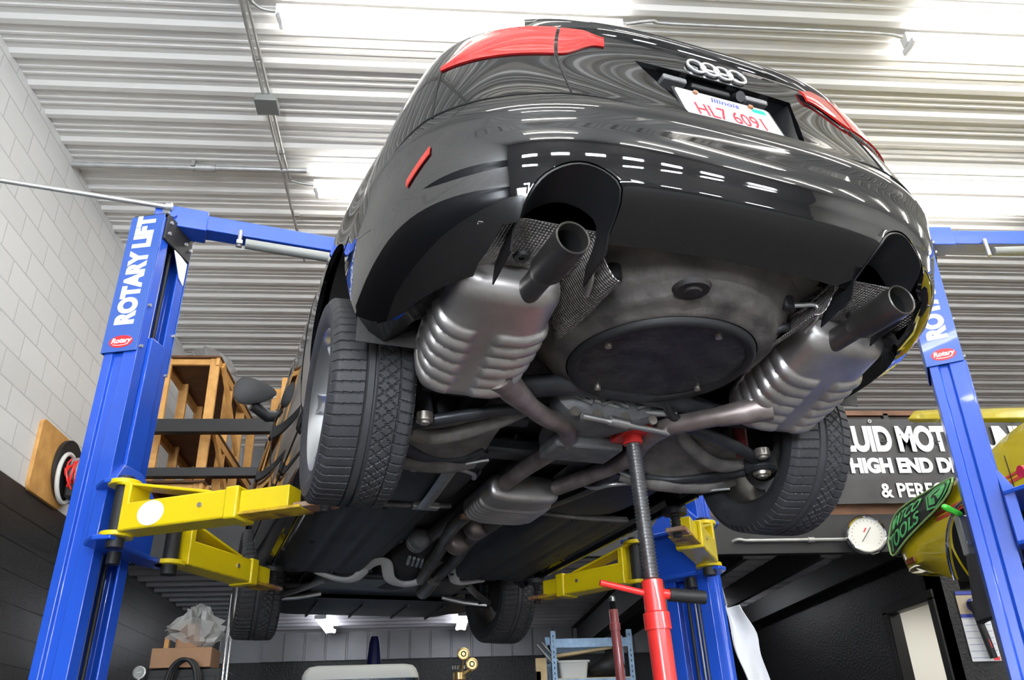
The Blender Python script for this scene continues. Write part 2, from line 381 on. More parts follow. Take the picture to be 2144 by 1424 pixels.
struct(fr.build('door_1', blackm, bevel=.004, smooth=0))
struct(MB().box((6.3, 8.3, 1.3), (.1, 2.6, 2.6)).build('wall_office_inside', officem, smooth=0))
struct(MB().box((5.5, 9.4, 1.3), (1.7, .1, 2.6)).build('wall_office_far', officem, smooth=0))
struct(MB().box((5.45, 8.4, 2.42), (1.6, 1.9, .04)).build('ceiling_office', officem, smooth=0))
t = thing('wall_hook', 'small dark red hook on the white office wall seen through the doorway', 'hook', (6.24, 8.6, 1.6))
MB().box((-.02, 0, 0), (.05, .10, .05)).build('hook_plate', mat('dark_red_plastic', (.18, .03, .02), .4), t, bevel=.006)
MB().tube([(-.04, 0, .01), (-.10, 0, .0), (-.11, 0, .03)], .008).build('hook_arm', redj, t)
# office ceiling lamp (lights the room behind the doorway)
t = thing('office_ceiling_lamp', 'lit ceiling panel inside the white office behind the doorway', 'ceiling lamp', (5.4, 8.2, 2.39))
MB().box((0, 0, -.01), (.6, .9, .03)).build('lamp_frame', fixt, t, bevel=.004); MB().box((0, 0, -.03), (.55, .85, .01)).build('diffuser', mat('office_diffuser', (1, .97, .9), .5, emit=18), t)

# ------------------------------------------------------------------ ceiling lamps
def strip_light(x0, y, z, label, length=2.40, m=None, rz=0, group='fluorescent strip lights'):
    t = thing('strip_light', label, 'ceiling lamp', (x0, y, z), rz, group)
    MB().prism([(-.04, .05), (.04, .05), (.032, -.04), (-.032, -.04)], 0, length, Matrix(((0, 0, 1, 0), (1, 0, 0, 0), (0, 1, 0, 0), (0, 0, 0, 1)))).build('housing', fixt, t)
    for yy in (-.05, .05): MB().cyl((.05, yy, -.062), (length-.05, yy, -.062), .019, n=12).build('tube', m or tubem, t)
    for xx in (.03, length-.03): MB().box((xx, 0, -.05), (.03, .15, .05)).build('end_cap', fixt, t, bevel=.006)
    return t
ZL = ZC-.085
strip_light(-1.09, 4.20, ZL, 'long lit fluorescent strip above the black car, at the top edge of the photo')
strip_light(3.41, 4.20, ZL, 'lit fluorescent strip at the upper right fed by a conduit from the left')
strip_light(-1.07, 6.12, ZL, 'lit fluorescent strip mostly hidden behind the left flank of the black car')
strip_light(3.41, 6.12, ZL, 'lit fluorescent strip behind the right flank of the black car, above the blue beam')
for x in (-1.08, 3.41, 7.9):
    for y in (2.28, 0.36, -1.56, -3.5, -5.2): strip_light(x, y, ZL, 'lit fluorescent strip on the ceiling out of frame above the top edge of the photo', group='strips out of frame overhead')
for y in (4.2, 6.12): strip_light(7.9, y, ZL, 'lit fluorescent strip over the far right bay', group='strips over the far right bay')
strip_light(3.41, 9.6, ZL, 'unlit fluorescent strip above the storage loft on the right', m=fixt, group='unlit strips over the loft')
for x, lab in ((-1.42, 'bright strip light under the loft, the left one of two below the car nose'), (0.42, 'bright strip light under the loft, half hidden by the front right tyre')):
    strip_light(x, 11.35, ZM+.0, lab, 1.3, tubed, R(90), 'strip lights under the loft')
strip_light(3.6, 10.4, ZM-.02, 'strip light under the loft beyond the joists, right of the far lift column', 1.3, tubed, R(90), 'strip lights under the loft')

# ------------------------------------------------------------------ conduits, boxes and pipes under the ceiling
zc = ZC-.062
t = thing('conduit_run', 'pair of thin metal conduits running along the ceiling beside the junction box', 'conduit', (-1.3, 4.2, zc))
MB().tube([(-.02, -6, 0), (-.02, 3.2, 0)], .013).build('conduit_tube', greym, t)
MB().tube(catmull([(.025, -6, 0), (.025, .3, 0), (.025, 1.72, 0), (.06, 1.88, 0), (.24, 1.92, -.01)], 6), .011).build('conduit_tube', greym, t)
MB().tube(catmull([(.025, -.35, 0), (.04, -.12, 0), (.10, -.02, 0), (.22, 0, -.01)], 6), .011).build('conduit_tube', greym, t)
for y in (-.1, .45, 1.5, 2.4): MB().box((0, y, .006), (.07, .02, .03)).build('clamp', greym, t)
t = thing('junction_box', 'square grey junction box on the ceiling conduits', 'electrical box', (-1.30, 5.08, ZC-.05))
MB().box((0, 0, -.04), (.16, .16, .07)).build('box_body', greyd, t, bevel=.004); MB().box((0, 0, -.078), (.17, .17, .006)).build('cover', greyd, t, bevel=.003)
t = thing('ceiling_pipe', 'horizontal grey pipe crossing the ceiling from the white wall', 'pipe', (XL, 5.93, ZC-.06))
MB().cyl((0, 0, 0), (1.95, 0, 0), .024).build('pipe_run', greym, t)
MB().cyl((1.02, 0, 0), (1.18, 0, 0), .036).build('coupling', greym, t); MB().box((1.0, 0, .02), (.03, .09, .06)).build('clamp', greym, t)
t = thing('conduit', 'thin conduit linking the two fluorescent strips at the top right', 'conduit', (1.33, 4.16, zc))
MB().tube(catmull([(0, 0, -.02), (.2, -.02, 0), (.35, .0, 0), (1.8, .0, 0), (2.05, .01, -.02)], 5), .012).build('conduit_tube', greym, t)
t = thing('wall_rod', 'steel stay rod from the white wall to the top of the left lift column', 'rod', (0, 0, 0))
ROD = t
# pipe along the loft fascia and dial gauge on it
t = thing('fascia_pipe', 'grey pipe running along the lower edge of the black loft fascia', 'pipe', (2.75, YM-.04, 2.655))
MB().tube(catmull([(-.25, .5, -.15), (-.02, .05, .0), (.1, 0, 0), (.3, 0, 0), (1.3, 0, 0), (2.4, 0, 0)], 6), .016).build('pipe_run', greym, t)
MB().cyl((.68, 0, 0), (.74, 0, 0), .024).build('coupling', greym, t)
t = thing('dial_gauge', 'large round chrome dial gauge hanging on the fascia pipe left of the yellow car', 'gauge', (3.93, YM-.17, 2.66), R(-20))
M = Matrix.Translation((0, 0, 0)) @ Matrix.Rotation(R(90), 4, 'X')
MB().lathe([(.10, -.05), (.165, -.05), (.18, -.02), (.18, .02), (.163, .045), (.152, .04), (.152, .02), (.10, .02)], 48, M, closed=True).build('bezel', chrome, t)
MB().lathe([(0, .021), (.154, .021), (.154, -.04), (0, -.04)], 48, M).build('dial_face', dial, t)
tk = MB()
for a in range(-135, 136, 15):
    c, s = math.sin(R(a)), math.cos(R(a)); tk.tube([(.118*c, -.0215, .118*s), (.132*c, -.0215, .132*s)], .0016, 6)
tk.build('tick_marks', blackm, t)
MB().tube([(.045, -.024, .06), (-.05, -.024, -.062)], .0028, 8).build('needle', blackm, t)
MB().box((-.03, -.022, .03), (.012, .003, .045), Matrix.Rotation(R(35), 4, 'Y')).build('red_mark', red_d, t)

# ------------------------------------------------------------------ on the loft: rails, shelf, banner
t = thing('guard_rail', 'black steel guard rails along the loft edge in front of the wooden shelf', 'railing', (XL, YM, ZM+.28))
def W(p): return (p[0]-XL, p[1]-YM, p[2]-ZM-.28)
for z, h in ((3.79, .12), (3.345, .075)): MB().box(W(((XL-1.45)/2, YM, z)), (-1.45-XL, .05, h)).box(W(((XL-1.45)/2, YM+.02, z-h/2)), (-1.45-XL, .09, .012)).build('rail', blackm, t, bevel=.003)
for x in (-1.42,): MB().box(W((x, YM, 3.45)), (.09, .07, .98)).build('post', blackm, t, bevel=.004)
for z in (3.75, 3.33): MB().box(W((-1.36, YM-.04, z)), (.12, .06, .10)).build('bracket', blackm, t, bevel=.004)
SX, SY = -2.62, 7.75
t = thing('wooden_shelf', 'tall open shelf of pine lumber standing on the loft against the white wall', 'shelf', (SX, SY, 3.02))
def post(x, y, z0=0, z1=1.62): MB().box((x, y, (z0+z1)/2), (.09, .04, z1-z0)).build('post', pine, t, bevel=.003)
for y in (0, .62, 1.24, 1.86):
    for x in (0, .46): post(x, y)
for z in (.0, .32, .90, 1.60):
    MB().box((.23, .93, z), (.58, 1.96, .02)).build('shelf_board', ply, t)
    for x in (-.03, .49): MB().box((x, .93, z-.045), (.035, 1.94, .085)).build('rail', pine, t, bevel=.003)
    MB().box((.23, -.0, z-.045), (.42, .035, .06)).build('cross_rail', pine, t, bevel=.003)
for (z0, z1, y0, y1) in ((1.55, .95, .05, 1.0), (.86, .36, .05, .9), (.28, -.0, .05, .6)):
    M = along((.525, y0, z0), (.525, y1, z1)); L = (Vector((.525, y1, z1))-Vector((.525, y0, z0))).length
    MB().box((L/2, 0, 0), (L, .03, .085), M).build('brace', pine, t, bevel=.003)
def bag(name, label, loc, s, seed, parent=None, m=None, amp=.25):
    rn = random.Random(seed); n, k = 22, 12; G = []
    for i in range(k+1):
        ph_ = math.pi*i/k; G.append([])
        for j in range(n):
            th = 2*math.pi*j/n; q = 1+amp*rn.uniform(-1, 1)*math.sin(ph_)
            G[-1].append((s[0]*q*math.sin(ph_)*math.cos(th), s[1]*q*math.sin(ph_)*math.sin(th), s[2]*(1-math.cos(ph_))/2*(1+amp*.5*rn.uniform(-1, 1))))
    o = MB().grid(G, cv=True).build(name, m or plastic_bag, None, smooth=28); o.location = loc; tag(o, label, 'plastic bag'); return o
bag('plastic_bag', 'clear crumpled plastic bag on top of the pine shelf', (SX+.28, SY+.62, 4.635), (.22, .5, .24), 3)
t = thing('glass_jar', 'small clear glass jar on the middle board of the pine shelf', 'jar', (SX+.33, SY+1.05, 3.36))
MB().lathe([(.05, 0), (.055, .02), (.055, .10), (.04, .13), (.04, .15)], 20).build('jar_body', clear, t); MB().cyl((0, 0, .15), (0, 0, .17), .044).build('lid', greym, t)
# planks leaning behind the rails, beside the car's mirror
for i, (x, y, lab) in enumerate(((-1.55, 8.3, 'pine plank standing on the loft nearest the car mirror'), (-1.70, 8.6, 'pine plank standing on the loft behind the rail post'))):
    o = MB().box((0, 0, .82), (.10, .03, 1.64)).build('plank', pine, None, bevel=.003); o.location = (x, y, 3.02); tag(o, lab, 'plank')
# banner
bx0, bx1, bz0, bz1 = 3.72, 6.9, 2.98, 3.83
t = thing('banner', 'black vinyl banner with white shop lettering hung on the loft edge at right', 'banner', (bx0, YM-.07, bz0))
G = [[(x, .006*math.sin(7*x+3*z)+.005*math.sin(13*x-5*z), z) for x in np.linspace(0, bx1-bx0, 60)] for z in np.linspace(0, bz1-bz0, 14)]
MB().plate(G, .004).build('banner_sheet', vinyl, t, smooth=60)
def btext(s, x, z, size, sx, bold, space=1.0): text('lettering', s, size, white_t, t, frame((x, -.014, z), (1, 0, 0), (0, 0, 1)), .0006, sx, 0, bold, 'LEFT', space)
btext('FLUID MOTOR UNION', .12, .625, .34, .70, .016, .95)
btext('HIGH END DIAGNOSTICS', .25, .36, .19, .92, .011)
btext('& PERFORMANCE', .50, .115, .19, .92, .005)
for x in (.65, 1.19, 2.30):
    MB().box((x, -.016, .61), (.012, .002, .07)).box((x, -.016, .61), (.07, .002, .012)).build('plus_mark', vinyl, t)
for x in np.arange(.05, 3.1, .5): MB().lathe([(.010, 0), (.018, 0), (.018, .003), (.010, .003)], 16, frame((x, -.02, bz1-bz0-.03), (1, 0, 0), (0, 0, 1)), closed=True).build('eyelet', greym, t)
t = thing('loft_rail', 'low black steel rail with a wooden strip behind the shop banner', 'railing', (3.0, YM+.02, ZM+.2))
for z in (.12, .70, .98): MB().box((2.3, 0, z), (4.6, .05, .05)).build('rail', blackm if z < .9 else ply, t)
for x in (.0, 1.5, 3.0, 4.5): MB().box((x, 0, .5), (.05, .05, .95)).build('post', blackm, t)

# ------------------------------------------------------------------ left wall: board with a coiled lead
t = thing('wall_board', 'rounded wooden board on the white wall behind the left lift column', 'board', (XL, 6.72, 3.17))
MB().prism(rrect(.62, .58, .06), 0, .03, frame((0, 0, 0), (0, 1, 0), (0, 0, 1))).build('board', pine, t, bevel=.004)
MB().lathe([(0, .03), (.26, .03), (.26, .06), (0, .06)], 40, frame((.01, .24, .02), (0, 1, 0), (0, 0, 1))).build('reel_disc', rubber2, t)
MB().tube([(.09, .16+.17*math.sin(a), -.06+.2*math.cos(a)) for a in np.linspace(0, 2*math.pi, 33)], .018).build('grey_hose', grayw, t)
pr = []
for i in range(120): a = i*.55; pr.append((.13+.03*math.cos(a*1.3), .2+.13*math.sin(a)*(.6+.4*math.sin(i*.21)), -.02+.15*math.cos(a)*(.7+.3*math.cos(i*.13))))
MB().tube(pr, .008, 8).build('red_cable', redj, t)
MB().box((.13, .22, .02), (.1, .16, .2)).build('grey_glove', greyd, t, bevel=.03); MB().box((.14, .2, -.16), (.09, .12, .12)).build('black_plug', rubber2, t, bevel=.02)

# ------------------------------------------------------------------ two-post lifts
CT = Vector((0.509, 2.723, CAMZ+1.05)); CY = R(15.7455)          # wheel-centre of the raised car's rear axle, heading
def car2w(p): return CT+Matrix.Rotation(CY, 3, 'Z') @ Vector(p)
LIFT = car2w((-0.103, 1.55, 0)); LIFT.z = 0
HT, ZCOV, CX = 3.45, 2.686, 1.497
def column(root, s, zc0, zc1):
    """s = -1 left column, +1 right; carriage between zc0 and zc1"""
    a = R(30); n = Vector((-s*math.cos(a), -math.sin(a), 0)); tt = Vector((-n.y, n.x, 0))
    if tt.y < 0: tt = -tt
    M = Matrix((n, tt, (0, 0, 1))).transposed().to_4x4(); M.translation = Vector((s*CX, 0, 0))
    sh = Matrix.Identity(4); sh[0][2] = -s*.022; sh[0][3] = s*.022*1.54; M = sh @ M
    th = .010; h, b = .0835, .130
    out = [(h, -b*.50), (h, -b), (h*.15, -b), (h*.05, -b+.016), (-h*.42, -b+.016), (-h*.5, -b), (-h, -b), (-h, b), (-h*.5, b), (-h*.42, b-.016), (h*.05, b-.016), (h*.15, b), (h, b), (h, b*.50)]
    inn = [(h-th, b*.50), (h-th, b-th), (h*.15, b-th), (h*.02, b-.016-th), (-h*.42, b-.016-th), (-h*.55, b-th), (-h+th, b-th), (-h+th, -b+th), (-h*.55, -b+th), (-h*.42, -b+.016+th), (h*.02, -b+.016+th), (h*.15, -b+th), (h-th, -b+th), (h-th, -b*.50)]
    MB().prism(out+inn, 0, HT, M).build('column', blue, root, bevel=.003, smooth=30)
    MB().box((0, 0, .01), (.40, .46, .02), M).build('base_plate', blue, root)
    c = MB(); d = b+.012; e = h+.012
    c.prism([(e-.01, -d), (-e, -d), (-e, d), (e-.01, d), (e-.01, d-.005), (-e+.005, d-.005), (-e+.005, -d+.005), (e-.01, -d+.005)], ZCOV, HT+.01, M)
    cov = c.build('column_cover', bluec, root, bevel=.002)
    P = lambda a_, b_, z: M @ Vector((a_, b_, z))
    Xd = (P(0, 0, 1)-P(0, 0, 0)).normalized(); Yd = -n if s < 0 else n
    text('lettering', 'ROTARY LIFT', .125, white_t, cov, frame(P(-.004, -d-.001, ZCOV+.455), Xd, Yd), .0006, .835, 0, .008, 'CENTER')
    ov = [(.060*math.cos(R(q)), .032*math.sin(R(q))) for q in range(0, 360, 12)]
    fo = frame(P(-.002, -d-.0005, ZCOV+.052), n if s < 0 else -n, Xd)
    MB().prism(ov, -.001, .001, fo).build('oval_decal', red_d, cov)
    text('decal_lettering', 'Rotary', .036, white_t, cov, fo @ Matrix.Translation((0, .004, .0014)), .0004, 1, .2, .0012)
    MB().tube([fo @ Vector((x, -.015-.005*(1-(x/.038)**2), .0014)) for x in np.linspace(-.038, .038, 9)], .002, 6).build('decal_swoosh', white_t, cov)
    k = MB().box((h+.006, 0, HT-.055), (.012, .25, .15), M).box((.0, 0, HT+.015), (.19, .27, .012), M)
    kb = k.build('top_bracket', blackm, root, bevel=.004)
    for y, z in ((-.095, HT-.02), (-.095, HT-.085), (.06, HT-.05), (.11, HT-.06)): MB().cyl((h+.008, y, z), (h+.022, y, z), .010, n=6, M=M).build('bracket_bolt', greym, kb)
    MB().prism([(-.02, HT-.12), (.115, HT-.14), (.115, HT-.27), (.07, HT-.25)], h+.004, h+.008, M @ Matrix(((0, 0, 1, 0), (1, 0, 0, 0), (0, 1, 0, 0), (0, 0, 0, 1)))).build('cable_guide', white_p, root)
    MB().lathe([(.012, -.025), (.042, -.025), (.046, -.016), (.038, 0), (.046, .016), (.042, .025), (.012, .025)], 24, M @ Matrix.Translation((.02, -.06, HT+.065)) @ Matrix.Rotation(R(90), 4, 'X'), closed=True).build('cable_pulley', greym, root)
    for z in (ZCOV+.03, ZCOV+.25):
        for y in (-b+.012, b-.012): MB().cyl((h, y, z-.05*(y > 0)), (h+.014, y, z-.05*(y > 0)), .008, n=8, M=M).build('cover_screw', greym, cov)
    for y, m_ in ((-.040, chrome), (-.018, chrome), (.022, rubber2)):
        MB().cyl((.045, y, .05), (.045, y, HT-.05), .007 if m_ is chrome else .009, n=10, M=M).build('lift_chain' if m_ is chrome else 'hose', alum if m_ is chrome else m_, root)
    MB().cyl((h-th-.012, .0, 2.95), (h-th-.008, 0, 2.95), .018, M=M @ Matrix.Translation((-.1, .04, 0))).build('warning_dot', osb, root)
    car_ = MB().prism([(h+.016, -.058), (h+.016, .058), (.01, .058), (.01, .085), (-.01, .085), (-.01, -.085), (.01, -.085), (.01, -.058)], zc0+.02, zc1, M)
    cr_ = car_.build('carriage', blue, root, bevel=.005)
    br = MB()
    for z in (zc0, zc0+.235): br.prism([(h, -.21), (.17, -.285), (.25, -.285), (.26, -.20), (.19, -.12), (.19, .12), (.21, .22), (.20, .31), (.13, .31), (h, .21)], z, z+.02, M)
    br.prism([(h, -.20), (h+.05, -.20), (h+.05, .20), (h, .20)], zc0+.01, zc0+.245, M)
    br.loft([[M @ Vector(v) for v in q] for q in ([(h, -.20, zc0+.25), (h+.06, -.20, zc0+.25), (h+.06, .20, zc0+.25), (h, .20, zc0+.25)], [(h, -.07, zc0+.39), (h+.018, -.07, zc0+.39), (h+.018, .07, zc0+.39), (h, .07, zc0+.39)])])
    br.build('arm_bracket', blue, cr_, bevel=.004)
    MB().cyl((.13, -.06, zc0-.05), (.13, -.06, zc0), .028, n=20, M=M).build('cable_anchor', rubber2, cr_)
    return M
def swing_arm(root, piv, pad, zb, label=None, h=.115, w=.12, ztop=None, first=.58, ear=.215):
    """box-section arm from a tall two-eared root to a telescoping inner tube with a screw pad"""
    p0 = Vector((*piv, zb+h/2)); p1 = Vector((*pad, zb+h/2)); L = (p1-p0).length; M = along(p0, p1)
    a = MB(); l1 = L*first; zt_ = ear-h/2
    a.box((l1/2+.06, 0, 0), (l1-.02, w, h), M)
    a.box((l1+.02, 0, 0), (.06, w+.014, h+.014), M)
    arm = a.build('swing_arm', yell, root, bevel=.008)
    if label: arm['label'] = label
    MB().prism([(.05, -h/2), (.085, -h/2), (.085, zt_-.02), (.05, zt_-.02)], -w*.5, w*.5, M @ Matrix.Rotation(R(90), 4, 'X')).build('root_plate', yell, arm, bevel=.006)
    sl = math.atan2(zt_-h/2, l1*.75)
    G = [[M @ Vector((x, y, zt_-.012-(zt_-h/2-.004)*(x-.0)/(l1*.85))) for y in np.linspace(-w*.46, w*.46, 3)] for x in np.linspace(.0, l1*.85, 8)]
    MB().plate(G, .012).build('stiffener', yell, arm, bevel=.003)
    for z in (-h/2, zt_): MB().cyl((0, 0, z-.010), (0, 0, z+.010), .066, n=28, M=M).build('pivot_ear', yell, arm, bevel=.003)
    MB().cyl((0, 0, -h/2-.05), (0, 0, zt_+.03), .034, n=20, M=M).build('pivot_pin', blackm, arm)
    inner = MB().box((l1+(L-l1)*.33, 0, .004), ((L-l1)*.66, w-.03, h-.03), M)
    inner.build('inner_tube', yell, arm, bevel=.004)
    MB().box((l1+(L-l1)*.40, 0, -h/2+.012), ((L-l1)*.80, w-.01, .012), M).build('slide_plate', yrust, arm, bevel=.003)
    MB().cyl((l1*.78, -w/2-.006, .005), (l1*.78, w/2+.006, .005), .011, n=6, M=M).build('stop_bolt', bolt_m, arm)
    MB().box((L-.04, 0, -h/2+.02), (.15, .09, .020), M).build('pad_holder', rust, arm, bevel=.004)
    zt = ztop-(zb+h/2)
    MB().tube([M @ Vector((L, 0, z)) for z in np.linspace(-h/2-.01, zt-.02, 15)], [(.022 if i % 2 else .018) for i in range(15)], 16).build('screw_pad_stem', blackm, arm)
    MB().lathe([(0, zt-.028), (.052, zt-.028), (.056, zt-.015), (.056, zt), (0, zt)], 24, M @ Matrix.Translation((L, 0, 0))).build('rubber_pad', rubber2, arm)
    return arm, M, L, h, w
def disc_on(arm, M, x, side, w):
    ov = [(.062*math.cos(R(q)), .05*math.sin(R(q))) for q in range(0, 360, 10)]
    f_ = M @ frame((x, side*(w/2+.0008), 0), (1 if side < 0 else -1, 0, 0), (0, 0, 1)); MB().prism(ov, -.0005, .001, f_).build('white_sticker', white_p, arm)
ZA = CAMZ+1.05-.165         # underside of the arms
l1 = thing('two_post_lift', 'blue two-post lift with yellow arms holding up the black car', 'car lift', LIFT, CY)
for s in (-1, 1): column(l1, s, ZA-.025, 2.79)
# overhead beam with its padded shut-off bar
b = MB()
b.box((0, -.02, HT+.06), (2.62, .10, .09)); bo = b.build('overhead_beam', blue, l1, bevel=.004)
for s in (-1, 1): MB().box((s*1.38, -.02, HT+.06), (.26, .13, .12)).build('beam_socket', blue, bo, bevel=.004); MB().cyl((s*1.42, -.10, HT+.06), (s*1.42, -.06, HT+.06), .02, n=6).build('beam_bolt', blue, bo)
MB().cyl((-1.05, -.09, HT-.045), (1.05, -.09, HT-.045), .027).build('shutoff_bar', greyd, bo)
for s in (-1, 1): MB().cyl((s*1.08, -.09, HT-.07), (s*1.08, -.09, HT+.03), .011).box((s*1.08, -.09, HT-.05), (.03, .05, .02)).build('bar_hanger', greym, bo)
PADZ = CAMZ+1.05-.048
def lc(x, y): return (x+.103, y-1.55)
a1 = swing_arm(l1, (-1.40, -.31), lc(-.76, .66), ZA, ztop=PADZ)
disc_on(a1[0], a1[1], .20, -1, .12)
a2 = swing_arm(l1, (-1.19, .10), lc(-.775, 2.27), ZA-.015, ztop=PADZ, first=.66)
a3 = swing_arm(l1, (1.40, -.31), lc(.79, .70), ZA, ztop=PADZ)
a4 = swing_arm(l1, (1.21, .10), lc(.775, 2.30), ZA-.015, ztop=PADZ, first=.66)
# power unit on the right column
pu = MB().cyl((1.50, .34, 1.56), (1.50, .34, 1.84), .06); 
po = pu.build('power_unit_motor', greyd, l1)
MB().box((1.50, .34, 1.50), (.12, .12, .10)).build('pump_block', greym, po, bevel=.008); MB().box((1.50, .34, 1.28), (.15, .16, .34)).build('oil_tank', grayw, po, bevel=.03)
MB().tube(catmull([(1.44, .30, 1.78), (1.40, .27, 1.68), (1.40, .27, 1.58), (1.44, .30, 1.48)], 6), .010).build('hose', rubber2, po)

# second lift, mostly out of frame, holding the yellow car
L2 = Vector((2.70, 3.84, 0)); A2 = R(-1.6); off = Matrix.Rotation(A2, 3, 'Z') @ Vector((CX, 0, 0))
l2 = thing('two_post_lift', 'blue two-post lift at the right edge of the photo, carrying the yellow car', 'car lift', L2+off, A2)
column(l2, -1, 1.72, 2.72); column(l2, 1, 1.72, 2.72)
bo = MB().box((0, -.02, HT+.06), (2.62, .10, .09)).build('overhead_beam', blue, l2, bevel=.004)
for s in (-1, 1): MB().box((s*1.38, -.02, HT+.06), (.26, .13, .12)).build('beam_socket', blue, bo, bevel=.004)
MB().tube([(-1.05, -.09, HT-.05), (-.5, -.09, HT-.03), (.5, -.09, HT-.03), (1.05, -.09, HT-.05)], .025).build('shutoff_bar', greyd, bo)
for s in (-1, 1): MB().cyl((s*1.08, -.09, HT-.08), (s*1.08, -.09, HT+.03), .012).build('bar_hanger', greym, bo)
swing_arm(l2, (-1.40, -.31), (-.66, -.95), 1.75, ztop=1.93); swing_arm(l2, (-1.19, .10), (-.66, .75), 1.75, ztop=1.93)
swing_arm(l2, (1.40, -.31), (.66, -.95), 1.75, ztop=1.93); swing_arm(l2, (1.19, .10), (.66, .75), 1.75, ztop=1.93)
lp_ = MB().box((-1.495, .185, 1.865), (.07, .05, .20), Matrix.Rotation(0, 4, 'Z')).build('latch_plate', greyd, l2, bevel=.006)
MB().cyl((-1.515, .16, 1.82), (-1.515, .15, 1.82), .012, n=8).build('latch_bolt', bolt_m, lp_)
MB().cyl((-1.33, -.12, 2.10), (-1.29, -.12, 2.10), .03).build('latch_button', red_d, l2)

# stay rod at the top of the left column
c0 = LIFT+Matrix.Rotation(CY, 3, 'Z') @ Vector((-1.46, -.10, 0)); c0.z = HT+.095
c1 = LIFT+Matrix.Rotation(CY, 3, 'Z') @ Vector((-2.62, -.02, 0)); c1.z = HT+.13
ROD.location = c0
MB().cyl((0, 0, 0), c1-c0, .013).build('rod_bar', greym, ROD)
MB().cyl((0, 0, 0), (.03, 0, 0), .022).build('rod_nut', greym, ROD)

# ------------------------------------------------------------------ under-hoist stand (red) and the dark red one behind
def stand(name, label, loc, z_tube, z_top, m, saddle, lean=(0, 0), rs=.024, rt=.036):
    t = thing(name, label, 'jack stand', loc); lx, ly = lean
    P = lambda z: (lx*(1-z/z_top), ly*(1-z/z_top), z)
    for k_ in range(3):
        a = R(120*k_+30); MB().tube([(lx+.0, ly, .35), (lx+.3*math.cos(a), ly+.3*math.sin(a), .02)], .016).build('foot', m, t)
    tb = MB().tube([P(.03), P(z_tube-.14)], rt, 24).build('outer_tube', m, t)
    MB().tube([P(z_tube-.15), P(z_tube-.10), P(z_tube-.095), P(z_tube)], [rt+.006, rt+.006, rt-.002, rt-.002], 24).build('collar', m, t)
    n_ = 170; z1 = z_top-.02; zs = np.linspace(z_tube-.02, z1, n_)
    MB().tube([P(z) for z in zs], [rs+.0028*math.sin(i*math.pi/2) for i in range(n_)], 16).build('screw_shaft', thread, t)
    if saddle:
        sd = MB().box((0, 0, z_top+.005), (.15, .085, .014), Matrix.Translation(P(z_top)[:2]+(0,)) @ Matrix.Rotation(R(110), 4, 'Z'))
        for q in (-1, 1): sd.box((q*.070, 0, z_top+.045), (.014, .085, .08), Matrix.Translation(P(z_top)[:2]+(0,)) @ Matrix.Rotation(R(110), 4, 'Z'))
        sd.cyl((*P(z_top)[:2], z_top-.03), (*P(z_top)[:2], z_top), .034)
        sd.build('saddle', m, t, bevel=.003)
        hx = P(z_tube-.04)
        MB().cyl((hx[0]-.17, hx[1]-.01, hx[2]+.035), (hx[0]-.02, hx[1], hx[2]), .010).build('spinner_handle', m, t)
        MB().cyl((hx[0]+.02, hx[1], hx[2]), (hx[0]+.055, hx[1]+.005, hx[2]-.003), .016).build('handle_boss', m, t)
        MB().cyl((hx[0]+.05, hx[1]+.005, hx[2]-.003), (hx[0]+.17, hx[1]+.02, hx[2]-.012), .021).build('handle_grip', rubber2, t)
    else:
        MB().tube([P(z_top-.03), P(z_top), P(z_top+.012)], [rs+.004, rs+.004, .012], 16).build('tip', thread, t)
    return t
JW = car2w((.150, -.10, 0)); JB = car2w((.215, -.10, 0))
stand('under_hoist_stand', 'bright red pole stand with a threaded shaft propping the middle of the car', (JW.x, JW.y, 0), 1.41, CAMZ+1.05-.055, redj, True, (JB.x-JW.x, JB.y-JW.y))
stand('under_hoist_stand', 'dark red pole stand with a bare silver tip behind the bright red one', (1.37, 6.5, 0), 1.93, 2.02, dredj, False, (.05, 0), .02, .035)

# ------------------------------------------------------------------ the black car (local frame: rear axle centre, +Y forward)
car = thing('car', 'black four-door car raised on the blue lift, seen from behind and below', 'car', CT, CY)
WB, TR, TRF, RW, WW = 2.99, 1.578, 1.587, .327, .245
ZB = np.array([.20, .30, .37, .42, .47, .60, .70, .78]); WR = np.array([.90, .905, .90, .89, .875, .842, .80, .765])
RR = np.array([-1.13, -1.148, -1.142, -1.13, -1.108, -1.058, -1.025, -1.005]); SW = np.array([.88, .897, .906, .905, .902, .894, .86, .822])
cl01 = lambda z: min(max((z-.15)/.62, 0), 1)
NF = lambda z: 2.95+.15*cl01(z)**2*(3-2*cl01(z))
Y0 = lambda z: -.36-.17*cl01(z)**2*(3-2*cl01(z))
FRT = WB+.86
def _sm(z, T, _c={}):
    k = id(T)
    if k not in _c: _c[k] = np.polyfit(ZB, T, 4)
    return float(np.polyval(_c[k], z))
def wz(z): return _sm(z, WR)
def sz(z): return _sm(z, SW)
def rz_(z): return _sm(z, RR)
def sm(a, b, x): t = min(max((x-a)/(b-a), 0), 1); return t*t*(3-2*t)
def rear_pt(a, z, w=None, r=None, out=0.0, yy=None):
    """a: -90..90 degrees, -90 left flank, 0 centre, 90 right flank"""
    w = wz(z) if w is None else w; r = rz_(z) if r is None else r
    n, y0 = NF(z), Y0(z) if yy is None else yy; s, c = math.sin(R(a)), math.cos(R(a))
    x = (w+out)*math.copysign(abs(s)**(2/n), s); y = y0+(r-out-y0)*abs(c)**(2/n)
    return (x, y, z)
